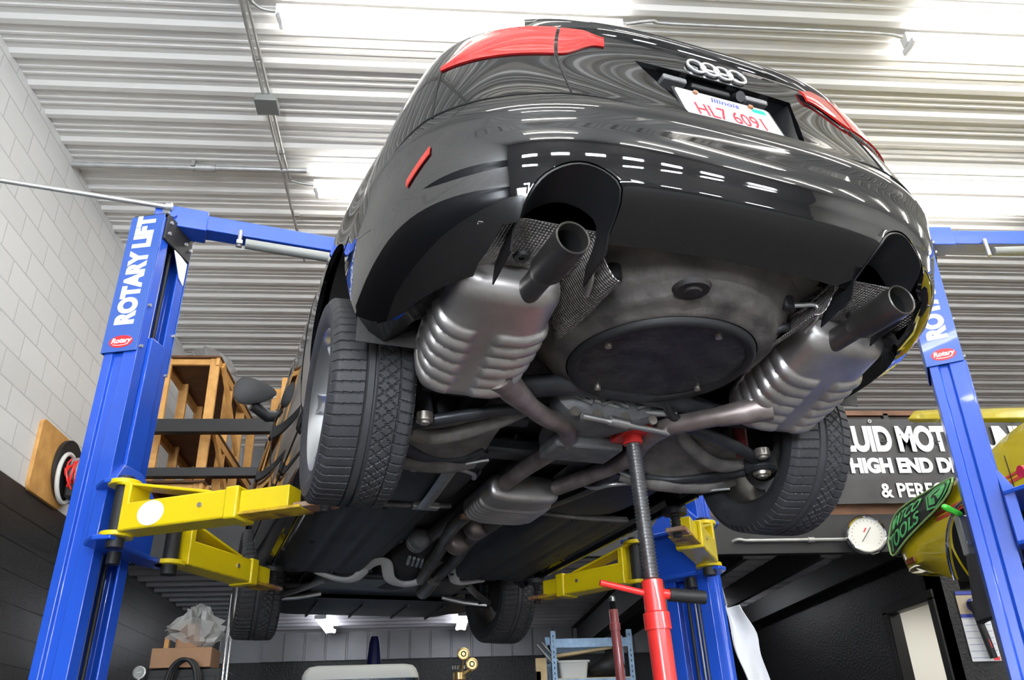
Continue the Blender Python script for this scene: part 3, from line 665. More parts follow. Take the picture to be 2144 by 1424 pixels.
def loop(z, w, r, lowz=None, sw=None, nn=None):
    sw = sz(z) if sw is None else sw
    pts = []
    for a in np.linspace(-90, 90, 73): pts.append(rear_pt(a, z, w, r, 0.0, nn))
    y0 = Y0(z) if nn is None else nn; yf0 = WB-.05
    ws = lambda y: w+(sw-w)*math.sin(math.pi/2*(y-y0)/(.05-y0)) if y < .05 else sw
    YS = list(np.linspace(y0, .05, 16))+list(np.linspace(.05, yf0, 40))[1:]
    for y in YS[1:]: pts.append((ws(y), y, z))
    n = 2.7; fr_ = FRT-.0+(-.12 if z < .1 else 0)-.25*max(0, z-.35)
    for a in np.linspace(90, -90, 41)[1:]:
        s, c = math.sin(R(a)), math.cos(R(a)); pts.append((sw*math.copysign(abs(s)**(2/n), s), yf0+(fr_-yf0)*abs(c)**(2/n), z))
    for y in YS[::-1][1:-1]: pts.append((-ws(y), y, z))
    if lowz is not None:
        zc_, zs_, zl = lowz; q = []
        for x, y, _ in pts:
            e = sm(.38, .585, abs(x)); zz = zc_+(zs_-zc_)*e if y < -.2 else zs_
            k = sm(-.35, .35, y); q.append((x, y, zz+(zl-zz)*k))
        pts = q
    return pts
# low rings: (w, r, z at rear centre, z at rear corner, z along the sills)
low = [(.668, -.972, .108, .066, -.015, .74, -.68), (.725, -.976, .096, .050, -.03, .775, -.52), (.79, -.985, .083, .020, -.045, .80), (.835, -1.03, .102, .045, -.035, .825), (.872, -1.085, .128, .09, .0, .848), (.888, -1.118, .150, .135, .06, .866), (.896, -1.127, .168, .17, .13, .876)]
rings = [loop((c_+s_)/2, w_, r_, (c_, s_, l_), sw_, nn_[0] if nn_ else None) for w_, r_, c_, s_, l_, sw_, *nn_ in low]
zs = list(np.arange(.20, .77, .0145))+[.78]
for z in zs:
    w_, r_ = wz(z), rz_(z)
    k_ = math.exp(-((z-.365)/.028)**2); r_ -= .010*k_; w_ += .003*k_
    rings.append(loop(z, w_, r_))
t_ = rings[-1]
def inset(ring, d, z):
    out = []
    for x, y, _ in ring:
        out.append((x*(1-d/.80), y+ (d if y < 0 else -d)*min(1, abs(y-1.4)/2.0), z))
    return out
rings += [inset(t_, .012, .795), inset(t_, .05, .805), inset(t_, .2, .812), inset(t_, .5, .818), inset(t_, .76, .82)]
body = MB().grid(rings, cv=True).build('body', paint, car, smooth=0)
# which way is out: make sure normals face outward before the shell gets its thickness
bm = bmesh.new(); bm.from_mesh(body.data)
f0 = max(bm.faces, key=lambda f: f.calc_center_median().x if abs(f.calc_center_median().z-.4) < .1 else -9)
if f0.normal.x < 0: bmesh.ops.reverse_faces(bm, faces=bm.faces)
bm.to_mesh(body.data); bm.free()
cut = []
for y in (0, WB):
    for s in (-1, 1): cut.append(MB().cyl((s*.56, y, .10), (s*1.2, y, .10), .410, n=72).build('c', gap_m, car, smooth=0))
for s in (-1, 1):   # arched cut-outs over the tail pipes
    pl = [(-.118, -.2), (-.118, .055)]+[(-.118*math.cos(R(q)), .055+.118*math.sin(R(q))) for q in range(10, 171, 10)]+[(.118, .055), (.118, -.2)]
    cut.append(MB().prism(pl, -.25, .30, frame((s*.485, -1.12, .04), (1, 0, 0), (0, 0, 1))).build('c', gap_m, car, smooth=0))
    cut.append(MB().prism([(s*x, y) for x, y in ((.45, -.935), (.60, -.985), (.635, -.965), (.662, -.86), (.665, -.35), (.45, -.35))], -.1, .125).build('c', gap_m, car, smooth=0))
# licence plate recess in the boot lid
RT, RB, RW1, RW2 = .662, .420, .258, .180
cut.append(MB().prism([(-RW1, RT), (-RW2, RB), (RW2, RB), (RW1, RT)], -.2, .2, frame((0, -1.1, 0), (1, 0, 0), (0, 0, 1))).build('c', gap_m, car, smooth=0))
bake(body, cut, .016)
# recess tray
tr = MB(); fr0 = [(-RW1-.004, RT+.004), (RW1+.004, RT+.004), (RW2+.004, RB-.004), (-RW2-.004, RB-.004)]
bk0 = [(-RW1+.02, RT-.01), (RW1-.02, RT-.01), (RW2-.01, RB+.012), (-RW2+.01, RB+.012)]
yb = lambda z, d: rz_(z)+d
A_ = [(x, yb(z, .008), z) for x, z in fr0]; B_ = [(x, yb(z, .055)+ (0.02 if z > .5 else 0), z) for x, z in bk0]
tr.loft([A_, B_], caps=False); tr.f.append((4, 5, 6, 7)); tr.build('plate_recess', satin, car, smooth=0)
PLc = (0, -1.066, .515); PM = frame(PLc, (1, 0, 0), (0, .33, 1))
pl = MB().prism(rrect(.305, .152, .012), 0, .003, PM).build('license_plate', white_p, car)
text('plate_number', 'HL7 6091', .088, red_t, pl, PM @ Matrix.Translation((0, -.022, .0032)), .0005, .66, 0, .0008)
text('plate_state', 'Illinois', .036, blue_t, pl, PM @ Matrix.Translation((0, .052, .0032)), .0005, 1.0, .25, .0005)
MB().prism(rrect(.045, .022, .004), .003, .0036, PM @ Matrix.Translation((.115, .055, 0))).build('plate_sticker', green_t, pl)
for x in (-.09, .09): MB().cyl(PM @ Vector((x, .066, .003)), PM @ Vector((x, .066, .010)), .008, n=8).build('plate_screw', rust, pl)
fq = MB().prism(rrect(.322, .168, .014), -.004, .001, PM); fq.build('plate_frame', blackm, pl)
for s in (-1, 1):
    MB().box((s*.135, -1.012, .634), (.075, .045, .018), Matrix.Rotation(R(0), 4, 'X')).build('plate_lamp', clear, car, bevel=.004)
MB().box((-.01, -1.008, .640), (.13, .03, .02)).build('boot_handle', satin, car, bevel=.006)
MB().cyl((.078, -1.015, .640), (.078, -1.035, .630), .016).build('boot_lock', satin, car)
MB().box((0, -1.112, .413), (.36, .03, .014)).build('lid_ledge', paint, car, bevel=.006)
# four linked rings badge: one part, a ring each below it
em = MB().box((.017, rz_(.712)-.002, .712), (.10, .004, .008)).build('badge_bar', badge_m, car)
for i in range(4):
    x = -.050+.045*i; M = frame((x, rz_(.712)-.006, .712), (1, 0, 0), (0, .25, 1))
    q = [(.029*math.cos(a), .029*math.sin(a), .001*(i % 2)) for a in np.linspace(0, 2*math.pi, 41)]
    MB().tube([M @ Vector(v) for v in q], .0042, 8, caps=False).build('badge_ring', badge_m, em)
# seams
def seam(name, pts, r=.0032): return MB().tube(pts, r, 6).build(name, gap_m, car)
seam('bumper_seam', [rear_pt(a, .385+.04*sm(3, 25, abs(a))-.07*sm(57, 80, abs(a)), out=-.0005) for a in np.linspace(-88, 88, 120)])
for s in (-1, 1):
    seam('side_seam', [(s*.9015, y, .355) for y in np.linspace(-.30, -.40, 5)])
    seam('boot_seam', [rear_pt(s*a, z, out=0) for a, z in zip(np.linspace(24, 26, 10), np.linspace(.43, .63, 10))])
    pts = []
    seam('lamp_seam', [rear_pt(s*a, z) for a, z in zip(np.linspace(57, 59.75, 6), np.linspace(.42, .625, 6))])
# tail lamps: inner piece on the boot lid, outer piece on the corner
def patch(a0, a1, lo, hi, off, n=34, k=10):
    G = []
    for i in range(n+1):
        t = i/n; a = a0+(a1-a0)*t; zl, zh = lo(t), hi(t)
        G.append([rear_pt(a, zl+(zh-zl)*j/k, out=off*math.sin(math.pi*min(max(j/k, .08), .92))**.4) for j in range(k+1)])
    return G
A_IN, A_MID, A_OUT = 15.2, 26, 60
for s in (-1, 1):
    lo_in = lambda t: .703-.070*sm(.1, .95, t); hi_in = lambda t: .752+.022*sm(0, .5, t)
    lo_out = lambda t: .630-.004*math.sin(math.pi*t); hi_out = lambda t: .775-.03*sm(.3, 1, t)-.085*sm(.75, 1, t)
    MB().plate(patch(s*A_IN, s*(A_MID-.4), lo_in, hi_in, .007), .006).build('tail_lamp_inner', lens, car, smooth=60)
    MB().plate(patch(s*(A_MID+.4), s*A_OUT, lo_out, hi_out, .008), .006).build('tail_lamp_outer', lens, car, smooth=60)
    # side reflector on the bumper corner
    G = [[rear_pt(s*a, z0+(z1-z0)*j/3, out=.005) for j in range(4)] for a, z0, z1 in zip(np.linspace(55.8, 62.5, 10), np.linspace(.296, .238, 10), np.linspace(.318, .256, 10))]
    MB().plate(G, .003).build('side_reflector', refl, car, smooth=60)
# lip spoiler on the boot lid
sp_ = [[rear_pt(a, .78, wz(.78), -1.004-d*math.cos(R(a*2.4)), 0)[:2]+(z,) for a in np.linspace(-36, 36, 50)] for d, z in ((-.004, .765), (.018, .795), (.014, .808), (-.04, .812))]
MB().grid(sp_).build('lip_spoiler', paint, car, smooth=60)
# tail pipe surrounds: dark arched liners running in from the bumper skin
def body_y(x, z):
    w_, r_, n_, y_ = wz(max(z, .2)), rz_(max(z, .2)), NF(z), Y0(z)
    if z < .2: r_ = float(np.interp(z, [.083, .102, .128, .15, .168, .2], [-.985, -1.03, -1.085, -1.118, -1.127, -1.13]))
    return y_+(r_-y_)*max(1-(abs(x)/w_)**n_, .01)**(1/n_)
for s in (-1, 1):
    pr_ = [(s*.485-.115, .05)]+[(s*.485-.115*math.cos(R(q)), .095+.115*math.sin(R(q))) for q in range(0, 181, 10)]+[(s*.485+.115, .05)]
    G = [[(x, body_y(x, z)+.002+(.13*t), z-.02*t) for x, z in pr_] for t in np.linspace(0, 1, 5)]
    MB().plate(G, .005).build('tail_pipe_surround', satin, car, smooth=50)
# greenhouse
gl = MB()
def gloop(z, w, y0, y1, n=3.2):
    pts = []
    for a in np.linspace(0, 2*math.pi, 64, endpoint=False):
        c, s = math.cos(a), math.sin(a); pts.append((w*math.copysign(abs(c)**(2/n), c), (y0+y1)/2+(y1-y0)/2*math.copysign(abs(s)**(2/n), s), z))
    return pts
gl.loft([gloop(.80, .74, -.55, 2.45), gloop(1.0, .70, -.15, 2.05), gloop(1.12, .64, .1, 1.8)], caps=False)
gl.build('window_glass', glass, car, smooth=60)
MB().loft([gloop(1.115, .645, .08, 1.82), gloop(1.15, .62, .18, 1.72), gloop(1.175, .5, .4, 1.5)]).build('roof', paint, car, smooth=60)
# door seams and sill line on the flanks
for s in (-1, 1):
    xx = lambda z: s*(float(np.interp(z, [-.035, -.005, .08, .15, .2, .3], [.825, .848, .866, .876, .88, .897])) if z < .3 else sz(z))
    seam('sill_seam', [(s*.8785, y, .165) for y in np.linspace(.42, 2.55, 6)], .004)
    for y in (.62, 1.62, 2.55): seam('door_seam', [(xx(z), y+(.16 if y < 1 else 0)*sm(.2, .5, z)*-1, z) for z in np.linspace(.165, .775, 9)])
    for y in (.95, 1.95): MB().tube([(s*.893, y, .57), (s*.897, y+.1, .57), (s*.893, y+.2, .57)], [(.012, .006)]*3, 10, flat=(0, 0, 1)).build('door_handle', paint, car)
    # door mirrors
    M = frame((s*1.0, 2.02, .86), (1, 0, 0), (0, -.25, 1))
    sec = lambda k, dx=0: [(s*dx+k*(.118*math.cos(a)+.014*math.cos(2*a)), k*(.075*math.sin(a)+.008*math.sin(2*a)*s)) for a in np.linspace(0, 2*math.pi, 28, endpoint=False)]
    lp = []
    for k_, d in ((.98, 0), (1.0, -.03), (.93, -.07), (.7, -.11), (.3, -.13)): lp.append([M @ Vector((x, y, d)) for x, y in sec(k_)])
    mi = MB().loft(lp).build('door_mirror', paint, car, smooth=60)
    MB().loft([[M @ Vector((x, y, .001)) for x, y in sec(.97)], [M @ Vector((x, y, .008)) for x, y in sec(.78)]]).build('mirror_rim', rubber2, mi)
    MB().prism(sec(.78), .002, .0075, M).build('mirror_glass', chrome, mi)
    MB().tube([(s*.99, 2.08, .80), (s*.90, 2.12, .76), (s*.82, 2.12, .77)], [.03, .035, .03]).build('mirror_arm', satin, mi)

# ---- wheels
def tyre_mesh(nang, detail=True):
    U = list(np.linspace(-1, 1, 57)); prof = []
    hw = WW/2
    side = [(-.86*hw+0, .222), (-.98*hw, .245), (-1.04*hw, .275), (-1.02*hw, .302)]
    for x, r in side: prof.append((x, r, None))
    for u in U:
        r = RW-.004*u*u-.016*max(0, (abs(u)-.86)/.14)**2
        prof.append((u*hw*.985, r, u))
    for x, r in reversed(side): prof.append((-x, r, None))
    th = np.linspace(0, 2*math.pi, nang, endpoint=False); s_ = th*RW; X = []; 
    def band(v, per, wd): q = np.mod(v, per); return np.minimum(q, per-q) < wd
    V = np.zeros((len(prof), nang, 3))
    for i, (x, r, u) in enumerate(prof):
        d = np.zeros(nang)
        if u is not None and detail:
            g_ = .007
            if abs(u+.22) < .022 or abs(u-.02) < .022 or abs(u-.60) < .022: d[:] = g_
            elif u < -.24: d = np.where(band(s_+.012*u, 2*math.pi*RW/64, .0024), .005, 0.)
            elif .06 < u < .58:
                v = (u-.06)*hw*1.0
                d = np.where(band(s_+v*.9, 2*math.pi*RW/56, .0026) | band(s_-v*.9, 2*math.pi*RW/56, .0026), .005, 0.)
                if abs(u-.06) < .02: d *= 0
            elif u > .62: d = np.where(band(s_-.02*u, 2*math.pi*RW/64, .0026), .005, 0.)
        rr_ = r-d; V[i, :, 0] = x; V[i, :, 1] = rr_*np.cos(th); V[i, :, 2] = rr_*np.sin(th)
    m = MB(); m.grid([[tuple(p) for p in row] for row in V], cv=True)
    # inner bead
    return m
tm = tyre_mesh(840)
ty0 = tm.build('tyre', rubber, car, smooth=28)
ty0.location = (-TR/2, 0, 0)
def rim_build(parent, s):
    """s=-1: outer face towards -x"""
    o = s*WW/2*.86; i_ = -s*WW/2*.86; r = .226
    MX = Matrix(((0, 0, 1, 0), (1, 0, 0, 0), (0, 1, 0, 0), (0, 0, 0, 1)))
    b = MB().lathe([(r+.004, i_), (r+.002, i_+s*.012), (r-.014, i_+s*.02), (r-.02, 0), (r-.03, o-s*.05), (r-.012, o-s*.015), (r+.004, o), (r-.002, o+s*.006), (r-.014, o-s*.004), (r-.034, o-s*.052), (r-.026, 0), (r-.020, i_+s*.02), (r-.006, i_+s*.004)], 72, MX, closed=True)
    rim = b.build('rim', dalloy, parent, smooth=40)
    MB().lathe([(r+.0045, o-s*.012), (r+.0045, o+s*.001), (r-.002, o+s*.0075), (r-.016, o-s*.003), (r-.033, o-s*.05), (r-.030, o-s*.05), (r-.013, o-s*.001)], 72, MX, closed=True).build('rim_lip', alloy, rim, smooth=50)
    MB().lathe([(.0, o-s*.035), (.035, o-s*.03), (.07, o-s*.045), (.075, o-s*.09), (0, o-s*.09)], 40, MX).build('hub', alloy, rim)
    MB().lathe([(0, o-s*.027), (.028, o-s*.027), (.03, o-s*.032), (0, o-s*.034)], 24, MX).build('centre_cap', greyd, rim)
    for k_ in range(5):
        q = R(72*k_+18); d = Vector((0, math.cos(q), math.sin(q))); tn = Vector((0, -math.sin(q), math.cos(q)))
        lp = []
        for rad, hw_, dep in ((.05, .030, .035), (.10, .026, .036), (.16, .028, .022), (.205, .038, .010), (.216, .042, .012)):
            c = d*rad; lp.append([c+tn*hw_+Vector((o-s*dep-s*.025, 0, 0)), c+tn*hw_*.9+Vector((o-s*dep, 0, 0)), c+tn*hw_*.25+Vector((o-s*dep-s*.006, 0, 0)), c-tn*hw_*.25+Vector((o-s*dep-s*.006, 0, 0)), c-tn*hw_*.9+Vector((o-s*dep, 0, 0)), c-tn*hw_+Vector((o-s*dep-s*.025, 0, 0))])
        MB().loft(lp).build('spoke', alloy, rim, smooth=50)
    MB().lathe([(.06, o-s*.10), (.16, o-s*.10), (.16, o-s*.118), (.06, o-s*.118)], 48, MX, closed=True).build('brake_disc', greym, rim)
    MB().lathe([(0, i_+s*.06), (.10, i_+s*.06), (.13, i_+s*.10), (.13, o-s*.12), (0, o-s*.12)], 32, MX).build('wheel_carrier', cavity, rim)
rim_build(ty0, -1)
for s, y, tr_, rot in ((1, 0, TR, 0), (-1, WB, TRF, 0), (1, WB, TRF, R(6))):
    t2 = ty0.copy(); COL.objects.link(t2); t2.location = (s*tr_/2, y, 0)
    t2.rotation_euler = (R(37*(y > 0)+20), 0, rot)
    rim_build(t2, s)

# ---- rear underside
def part(mb, name, m, parent=None, **k): return mb.build(name, m, parent or car, **k)
def hx(y):
    """half width free inside the bumper skin at this y"""
    return .69 if y < -.36 else .70 if y < .3 else .66
# boot floor with rounded edges, well in the middle
G = [[(u*(hx(y)-.08*sm(-.85, -1.03, y)), max(y, -.99+.13*sm(.30, .40, abs(u*hx(y)))), .135+.04*sm(.50, .62, abs(u*hx(y)))) for u in np.linspace(-1, 1, 40)] for y in np.linspace(-1.03, .45, 40)]
part(MB().plate(G, .004), 'boot_floor', floorm, smooth=60)
for i, x in enumerate((-.40, 0.0, .40)):      # body plugs and dimples
    MB().lathe([(0, .118), (.022, .118), (.026, .124), (.045, .124), (.052, .136), (.03, .137)], 28, Matrix.Translation(((-.40, -.80, 0), (-.092, -.904, -.094), (.40, -.80, 0))[i])).build('body_plug', cavity, car)
# spare wheel well: flange ring, stepped skirt and dished rubber-coated base
WX, WY = 0.015, -.545
wm = Matrix.Translation((WX, WY, 0)) @ Matrix.Diagonal((1, 1.0, 1, 1))
part(MB().lathe([(.43, .137), (.405, .118), (.39, .112), (.375, .085), (.36, .062), (.350, .058), (.342, .040), (.325, .026), (.305, .022), (.298, .012), (.282, .008), (.30, .04)], 72, wm), 'spare_wheel_well', floorm, smooth=60)
part(MB().lathe([(.280, .022), (.276, -.004), (.264, -.014), (.250, -.010), (.243, .0), (.243, .02)], 72, wm, closed=True), 'well_ring', rubber2, smooth=60)
G = MB().lathe([(0, .004), (.10, .0), (.20, -.004), (.246, -.002), (.249, .02), (0, .03)], 72, wm)
part(G, 'well_cover', mat('well_sealant', (.055, .055, .06), .5, 0, bump=.7, bscale=40, col2=(.014, .014, .016), vscale=13), smooth=50)
for a in (30, 120, 200, 285): MB().cyl((WX+.226*math.cos(R(a)), WY+.226*math.sin(R(a)), -.014), (WX+.226*math.cos(R(a)), WY+.226*math.sin(R(a)), .0), .010, n=8).build('well_bolt', bolt_m, car)
for s in (-1, 1):
    # wheel-house liners
    G = [[(s*xx_, .418*math.cos(R(a)), .10+.418*math.sin(R(a))) for xx_ in (.56, .66, .78, .868)] for a in np.linspace(-12, 192, 36)]
    part(MB().plate(G, .004), 'wheel_liner', cavity, smooth=60)
    G = [[(s*xx_, WB+.418*math.cos(R(a)), .10+.418*math.sin(R(a))) for xx_ in (.5, .66, .78, .868)] for a in np.linspace(-12, 192, 36)]
    part(MB().plate(G, .004), 'wheel_liner', cavity, smooth=60)
    for y in (0, WB): part(MB().prism([(y+.42*math.cos(R(a)), .10+.42*math.sin(R(a))) for a in np.linspace(-12, 192, 30)], s*.545, s*.555, Matrix(((0, 0, 1, 0), (1, 0, 0, 0), (0, 1, 0, 0), (0, 0, 0, 1)))), 'wheel_house_wall', cavity)
# heat shields (waffle aluminium)
hs = [(-.74, -.60), (-.70, -.80), (-.60, -.92), (-.47, -.97), (-.36, -.93), (-.345, -.80), (-.33, -.62), (-.40, -.45), (-.58, -.42)]
for s in (-1, 1):
    G = [[(s*(.36+(.69-.36)*u), y, .122-.012*math.sin(14*y)-.035*sm(.6, 1, u)) for u in np.linspace(0, 1, 20)] for y in np.linspace(-.945, -.40, 30)]
    part(MB().plate(G, -.003), 'heat_shield', waffle, smooth=60)
    G = []
    for t in np.linspace(0, 1, 14):           # folded inner wing beside the muffler
        y = -.93+.66*t; w_ = .075*(1-.55*sm(.35, .8, t)); x0 = .375-.17*sm(.45, 1, t)
        G.append([(s*(x0-w_*u), y+.03*u, .125-.10*math.sin(math.pi*u*.55)*(1-.4*t)-.03*t) for u in np.linspace(0, 1, 8)])
    part(MB().plate(G, .003), 'heat_shield_wing', waffle, smooth=60)
    for x, y in ((.53, -.815), (.545, -.70), (.30, -.70)): MB().lathe([(.008, .100), (.020, .100), (.024, .112), (.014, .112)], 20, Matrix.Translation((s*x, y, 0)), closed=True).build('shield_nut', rubber2, car)
# mufflers
def superell(wx_, hz_, n_, k=96):
    """superellipse sampled evenly along its outline"""
    a = np.linspace(0, 2*math.pi, 1441); x = wx_*np.sign(np.cos(a))*np.abs(np.cos(a))**(2/n_); z = hz_*np.sign(np.sin(a))*np.abs(np.sin(a))**(2/n_)
    d = np.r_[0, np.cumsum(np.hypot(np.diff(x), np.diff(z)))]; t = np.linspace(0, d[-1], k, endpoint=False)
    return np.interp(t, d, x), np.interp(t, d, z)
def rib_h(t, n):
    return abs(math.sin(math.pi*t))**.55 if 0 < t < n else 0
def muffler(s):
    L, Wm, Hm = .47, .305, .18
    tilt = math.atan2(.095, .36)
    O = Vector((s*.540, -.535, .045)); fwd = Vector((0, math.cos(tilt), -math.sin(tilt))); M = frame(O, (1, 0, 0), fwd)   # local x across, y forward, z up
    lp = []; NY = 130
    for j in range(NY+1):
        y = -L/2+L*j/NY; e = min((y+L/2)/.055, (L/2-y)/.055, 1); e = math.sqrt(max(1-(1-e)**2, 0))
        kx = .80+.20*e; kz = .45+.55*e; wx_ = Wm/2*kx*(1-.10*sm(0, L/2, y)); row = []
        for x, z in zip(*superell(wx_, Hm/2*kz, 3.8)):
            bow = .055*max(0, abs(x)/wx_-.45)**1.4 if z < .03 else .055*.55**1.4*max(0, 1-(z-.03)/.05)   # ribs sweep back towards the flanks
            rib = rib_h((y+L/2-.165+bow)/.046, 6)
            if z < .045: rib *= sm(.026, .040, abs(x-s*.02)) if z < -Hm*.2 else sm(.05, .02, z)
            else: rib = 0
            q = .013*rib; nl = math.hypot(x/wx_**2, z/(Hm/2)**2)+1e-9
            row.append(M @ Vector((x*(1+q/wx_*min(1, abs(x)/wx_)), y, z-q*min(1, abs(z)/(Hm/2)*1.3)*(1 if z < 0 else -.0))))
        lp.append(row)
    mf = part(MB().loft(lp), 'muffler', steelm, smooth=60)
    # folded rim round the shell
    rim_ = [M @ Vector(((Wm/2+.006)*math.copysign(abs(math.cos(a))**.6, math.cos(a)), (L/2+.004)*math.copysign(abs(math.sin(a))**.55, math.sin(a)), .025)) for a in np.linspace(0, 2*math.pi, 60)]
    MB().tube(rim_, .006, 8).build('rim_fold', steelm, mf)
    # tail pipe, with a hollow wider tip
    base = Vector((s*.49, -.745, .045)); tip = Vector((s*.487, -1.028, .036)); d = (tip-base).normalized()
    pth = [base-d*.03, base+d*.03, base+d*.12]
    MB().tube(pth, [.034, .033, .033], 24).build('tail_pipe', tipm, mf)
    T = along(base+d*.10, tip, (0, 0, 1)); Lt = (tip-(base+d*.10)).length
    MZ = T @ Matrix(((0, 0, 1, 0), (1, 0, 0, 0), (0, 1, 0, 0), (0, 0, 0, 1)))
    MB().lathe([(.033, 0), (.044, .03), (.044, Lt), (.0415, Lt+.003), (.039, Lt), (.039, .05), (.0, .045)], 40, MZ).build('tail_pipe_tip', tipm, mf)
    MB().lathe([(0, .055), (.0385, .055), (.0385, Lt-.03), (.0383, Lt-.03), (.0383, .06), (0, .06)], 32, MZ).build('pipe_soot', flat_black, mf)
    MB().tube(catmull([(s*.345, -.80, .03), (s*.352, -.85, .05), (s*.35, -.86, .085), (s*.31, -.845, .088), (s*.28, -.83, .088)], 6), .007).build('hanger_rod', alum, mf)
    MB().box((s*.275, -.83, .098), (.035, .03, .045)).build('hanger_rubber', rubber2, mf, bevel=.008)
    return mf
for s in (-1, 1): muffler(s)
# pipes from the mufflers to the middle silencer
def pipe(pts, r, name='exhaust_pipe', m=pipem, k=10): return part(MB().tube(catmull(pts, k), r, 20), name, m, smooth=60)
pipe([(-.44, -.41, -.05), (-.33, -.30, -.06), (-.22, -.20, -.06), (-.115, -.12, -.055), (-.05, .0, -.05), (-.045, .16, -.045), (-.06, .35, -.04), (-.075, .56, -.04)], .031)
pipe([(.45, -.44, -.045), (.38, -.405, -.06), (.28, -.30, -.06), (.22, -.20, -.055), (.222, -.05, -.05), (.255, .10, -.05), (.235, .25, -.05), (.15, .55, -.045)], .031)
for s in (-1, 1): MB().tube(([(.46, -.45, -.045), (.40, -.415, -.057), (.33, -.35, -.061)] if s > 0 else [(-.46, -.43, -.045), (-.38, -.35, -.056), (-.30, -.27, -.06)]), [.048, .041, .032], 20).build('pipe_cone', pipem, car)
def ribbed_box(name, c, L, Wd_, H, nrib, m, r=.03):
    lp = []; NY = 100
    for j in range(NY+1):
        y = -L/2+L*j/NY; e = min((y+L/2)/r, (L/2-y)/r, 1); e = math.sqrt(max(1-(1-e)**2, 0)); row = []
        for x, z in zip(*superell(Wd_/2*(.86+.14*e), H/2*(.5+.5*e), 3.6, 72)):
            bow = .06*max(0, abs(x)/(Wd_/2)-.5)**1.4
            q = .010*rib_h((y+L/2-.13+bow)/((L-.16)/nrib), nrib)*(1 if z < .0 else 0)
            row.append((c[0]+x*(1+q/(Wd_/2)*(abs(x) > Wd_*.4)), c[1]+y, c[2]+z-q))
        lp.append(row)
    return part(MB().loft(lp), name, m, smooth=60)
ms = ribbed_box('middle_silencer', (.03, .775, -.04), .37, .31, .12, 6, steelm)
MB().box((.02, .965, -.07), (.30, .03, .02)).build('silencer_clamp', rust, ms, bevel=.004)
pipe([(-.06, .95, -.03), (-.07, 1.15, -.03), (-.03, 1.45, -.01), (.02, 1.75, -.01), (.05, 2.1, -.04), (.10, 2.45, -.045)], .034, m=tipm)
pipe([(.10, .95, -.03), (.10, 1.2, -.03), (.12, 1.6, -.01), (.16, 2.0, -.03), (.17, 2.45, -.045)], .034, m=tipm)
for y in (1.3, 1.62): part(MB().lathe([(.035, -.05), (.06, -.03), (.06, .03), (.035, .05)], 24, Matrix.Translation((.06, y, -.02)) @ Matrix.Rotation(R(90), 4, 'X')), 'catalyst', pipem, smooth=60)
# final drive with ribbed cover, subframe
DF = MB()
df = part(MB().loft([[(.02+.20*math.cos(a)*k_, -.235+d_, .03+.105*math.sin(a)*k_) for a in np.linspace(0, 2*math.pi, 32, endpoint=False)] for d_, k_ in ((.0, .86), (.02, 1.0), (.06, 1.0), (.16, .8), (.30, .62), (.46, .40), (.52, .25))]), 'final_drive', cast, smooth=40)
fin = MB()
for cx in (-.05, .08):
    for a in np.linspace(200, 340, 7): fin.tube([(cx+.018*math.cos(R(a)+math.pi), -.243, -.02+.018*math.sin(R(a)+math.pi)), (cx-.085*math.cos(R(a)), -.243, -.02-.085*math.sin(R(a)))], .007, 6)
fin.build('cover_rib', cast, df)
for x in (-.13, -.05, .05, .15): MB().lathe([(0, -.012), (.010, -.012), (.016, -.004), (.016, .008)], 16, Matrix.Translation((x, -.24, -.05)) @ Matrix.Rotation(R(90), 4, 'X')).build('cover_bolt', bolt_m, df)
part(MB().box((.03, .06, -.055), (.26, .16, .05)), 'final_drive_mount', cast, bevel=.012)
part(MB().cyl((-.12, -.27, -.075), (.22, -.22, -.08), .010), 'brake_pipe_bar', alum); part(MB().cyl((-.02, -.262, -.076), (.05, -.25, -.078), .017), 'pipe_joint', alum)
part(MB().tube(catmull([(-.62, -.20, .02), (-.40, -.24, .0), (-.15, -.29, .02), (.15, -.29, .02), (.40, -.24, .0), (.62, -.20, .02)], 8), [(.05, .035)]*41, 16, flat=(0, 1, 0)), 'rear_subframe', armm, smooth=60)
part(MB().box((0, .33, .02), (1.0, .10, .06)), 'rear_subframe_front', armm, bevel=.015)
for s in (-1, 1): part(MB().box((s*.42, .06, .02), (.07, .52, .06)), 'subframe_rail', armm, bevel=.015)
part(MB().cyl((-.04, .30, .0), (-.06, 1.9, .03), .035), 'drive_shaft', tipm); part(MB().lathe([(.03, -.06), (.055, -.05), (.04, -.03), (.055, -.025), (.055, -.012), (.042, -.006), (.042, .006), (.055, .012), (.055, .04), (.03, .06), (.0, .06)], 24, Matrix.Translation((-.12, 1.70, .0)) @ Matrix.Rotation(R(90), 4, 'X')), 'shaft_joint', cast, smooth=60)
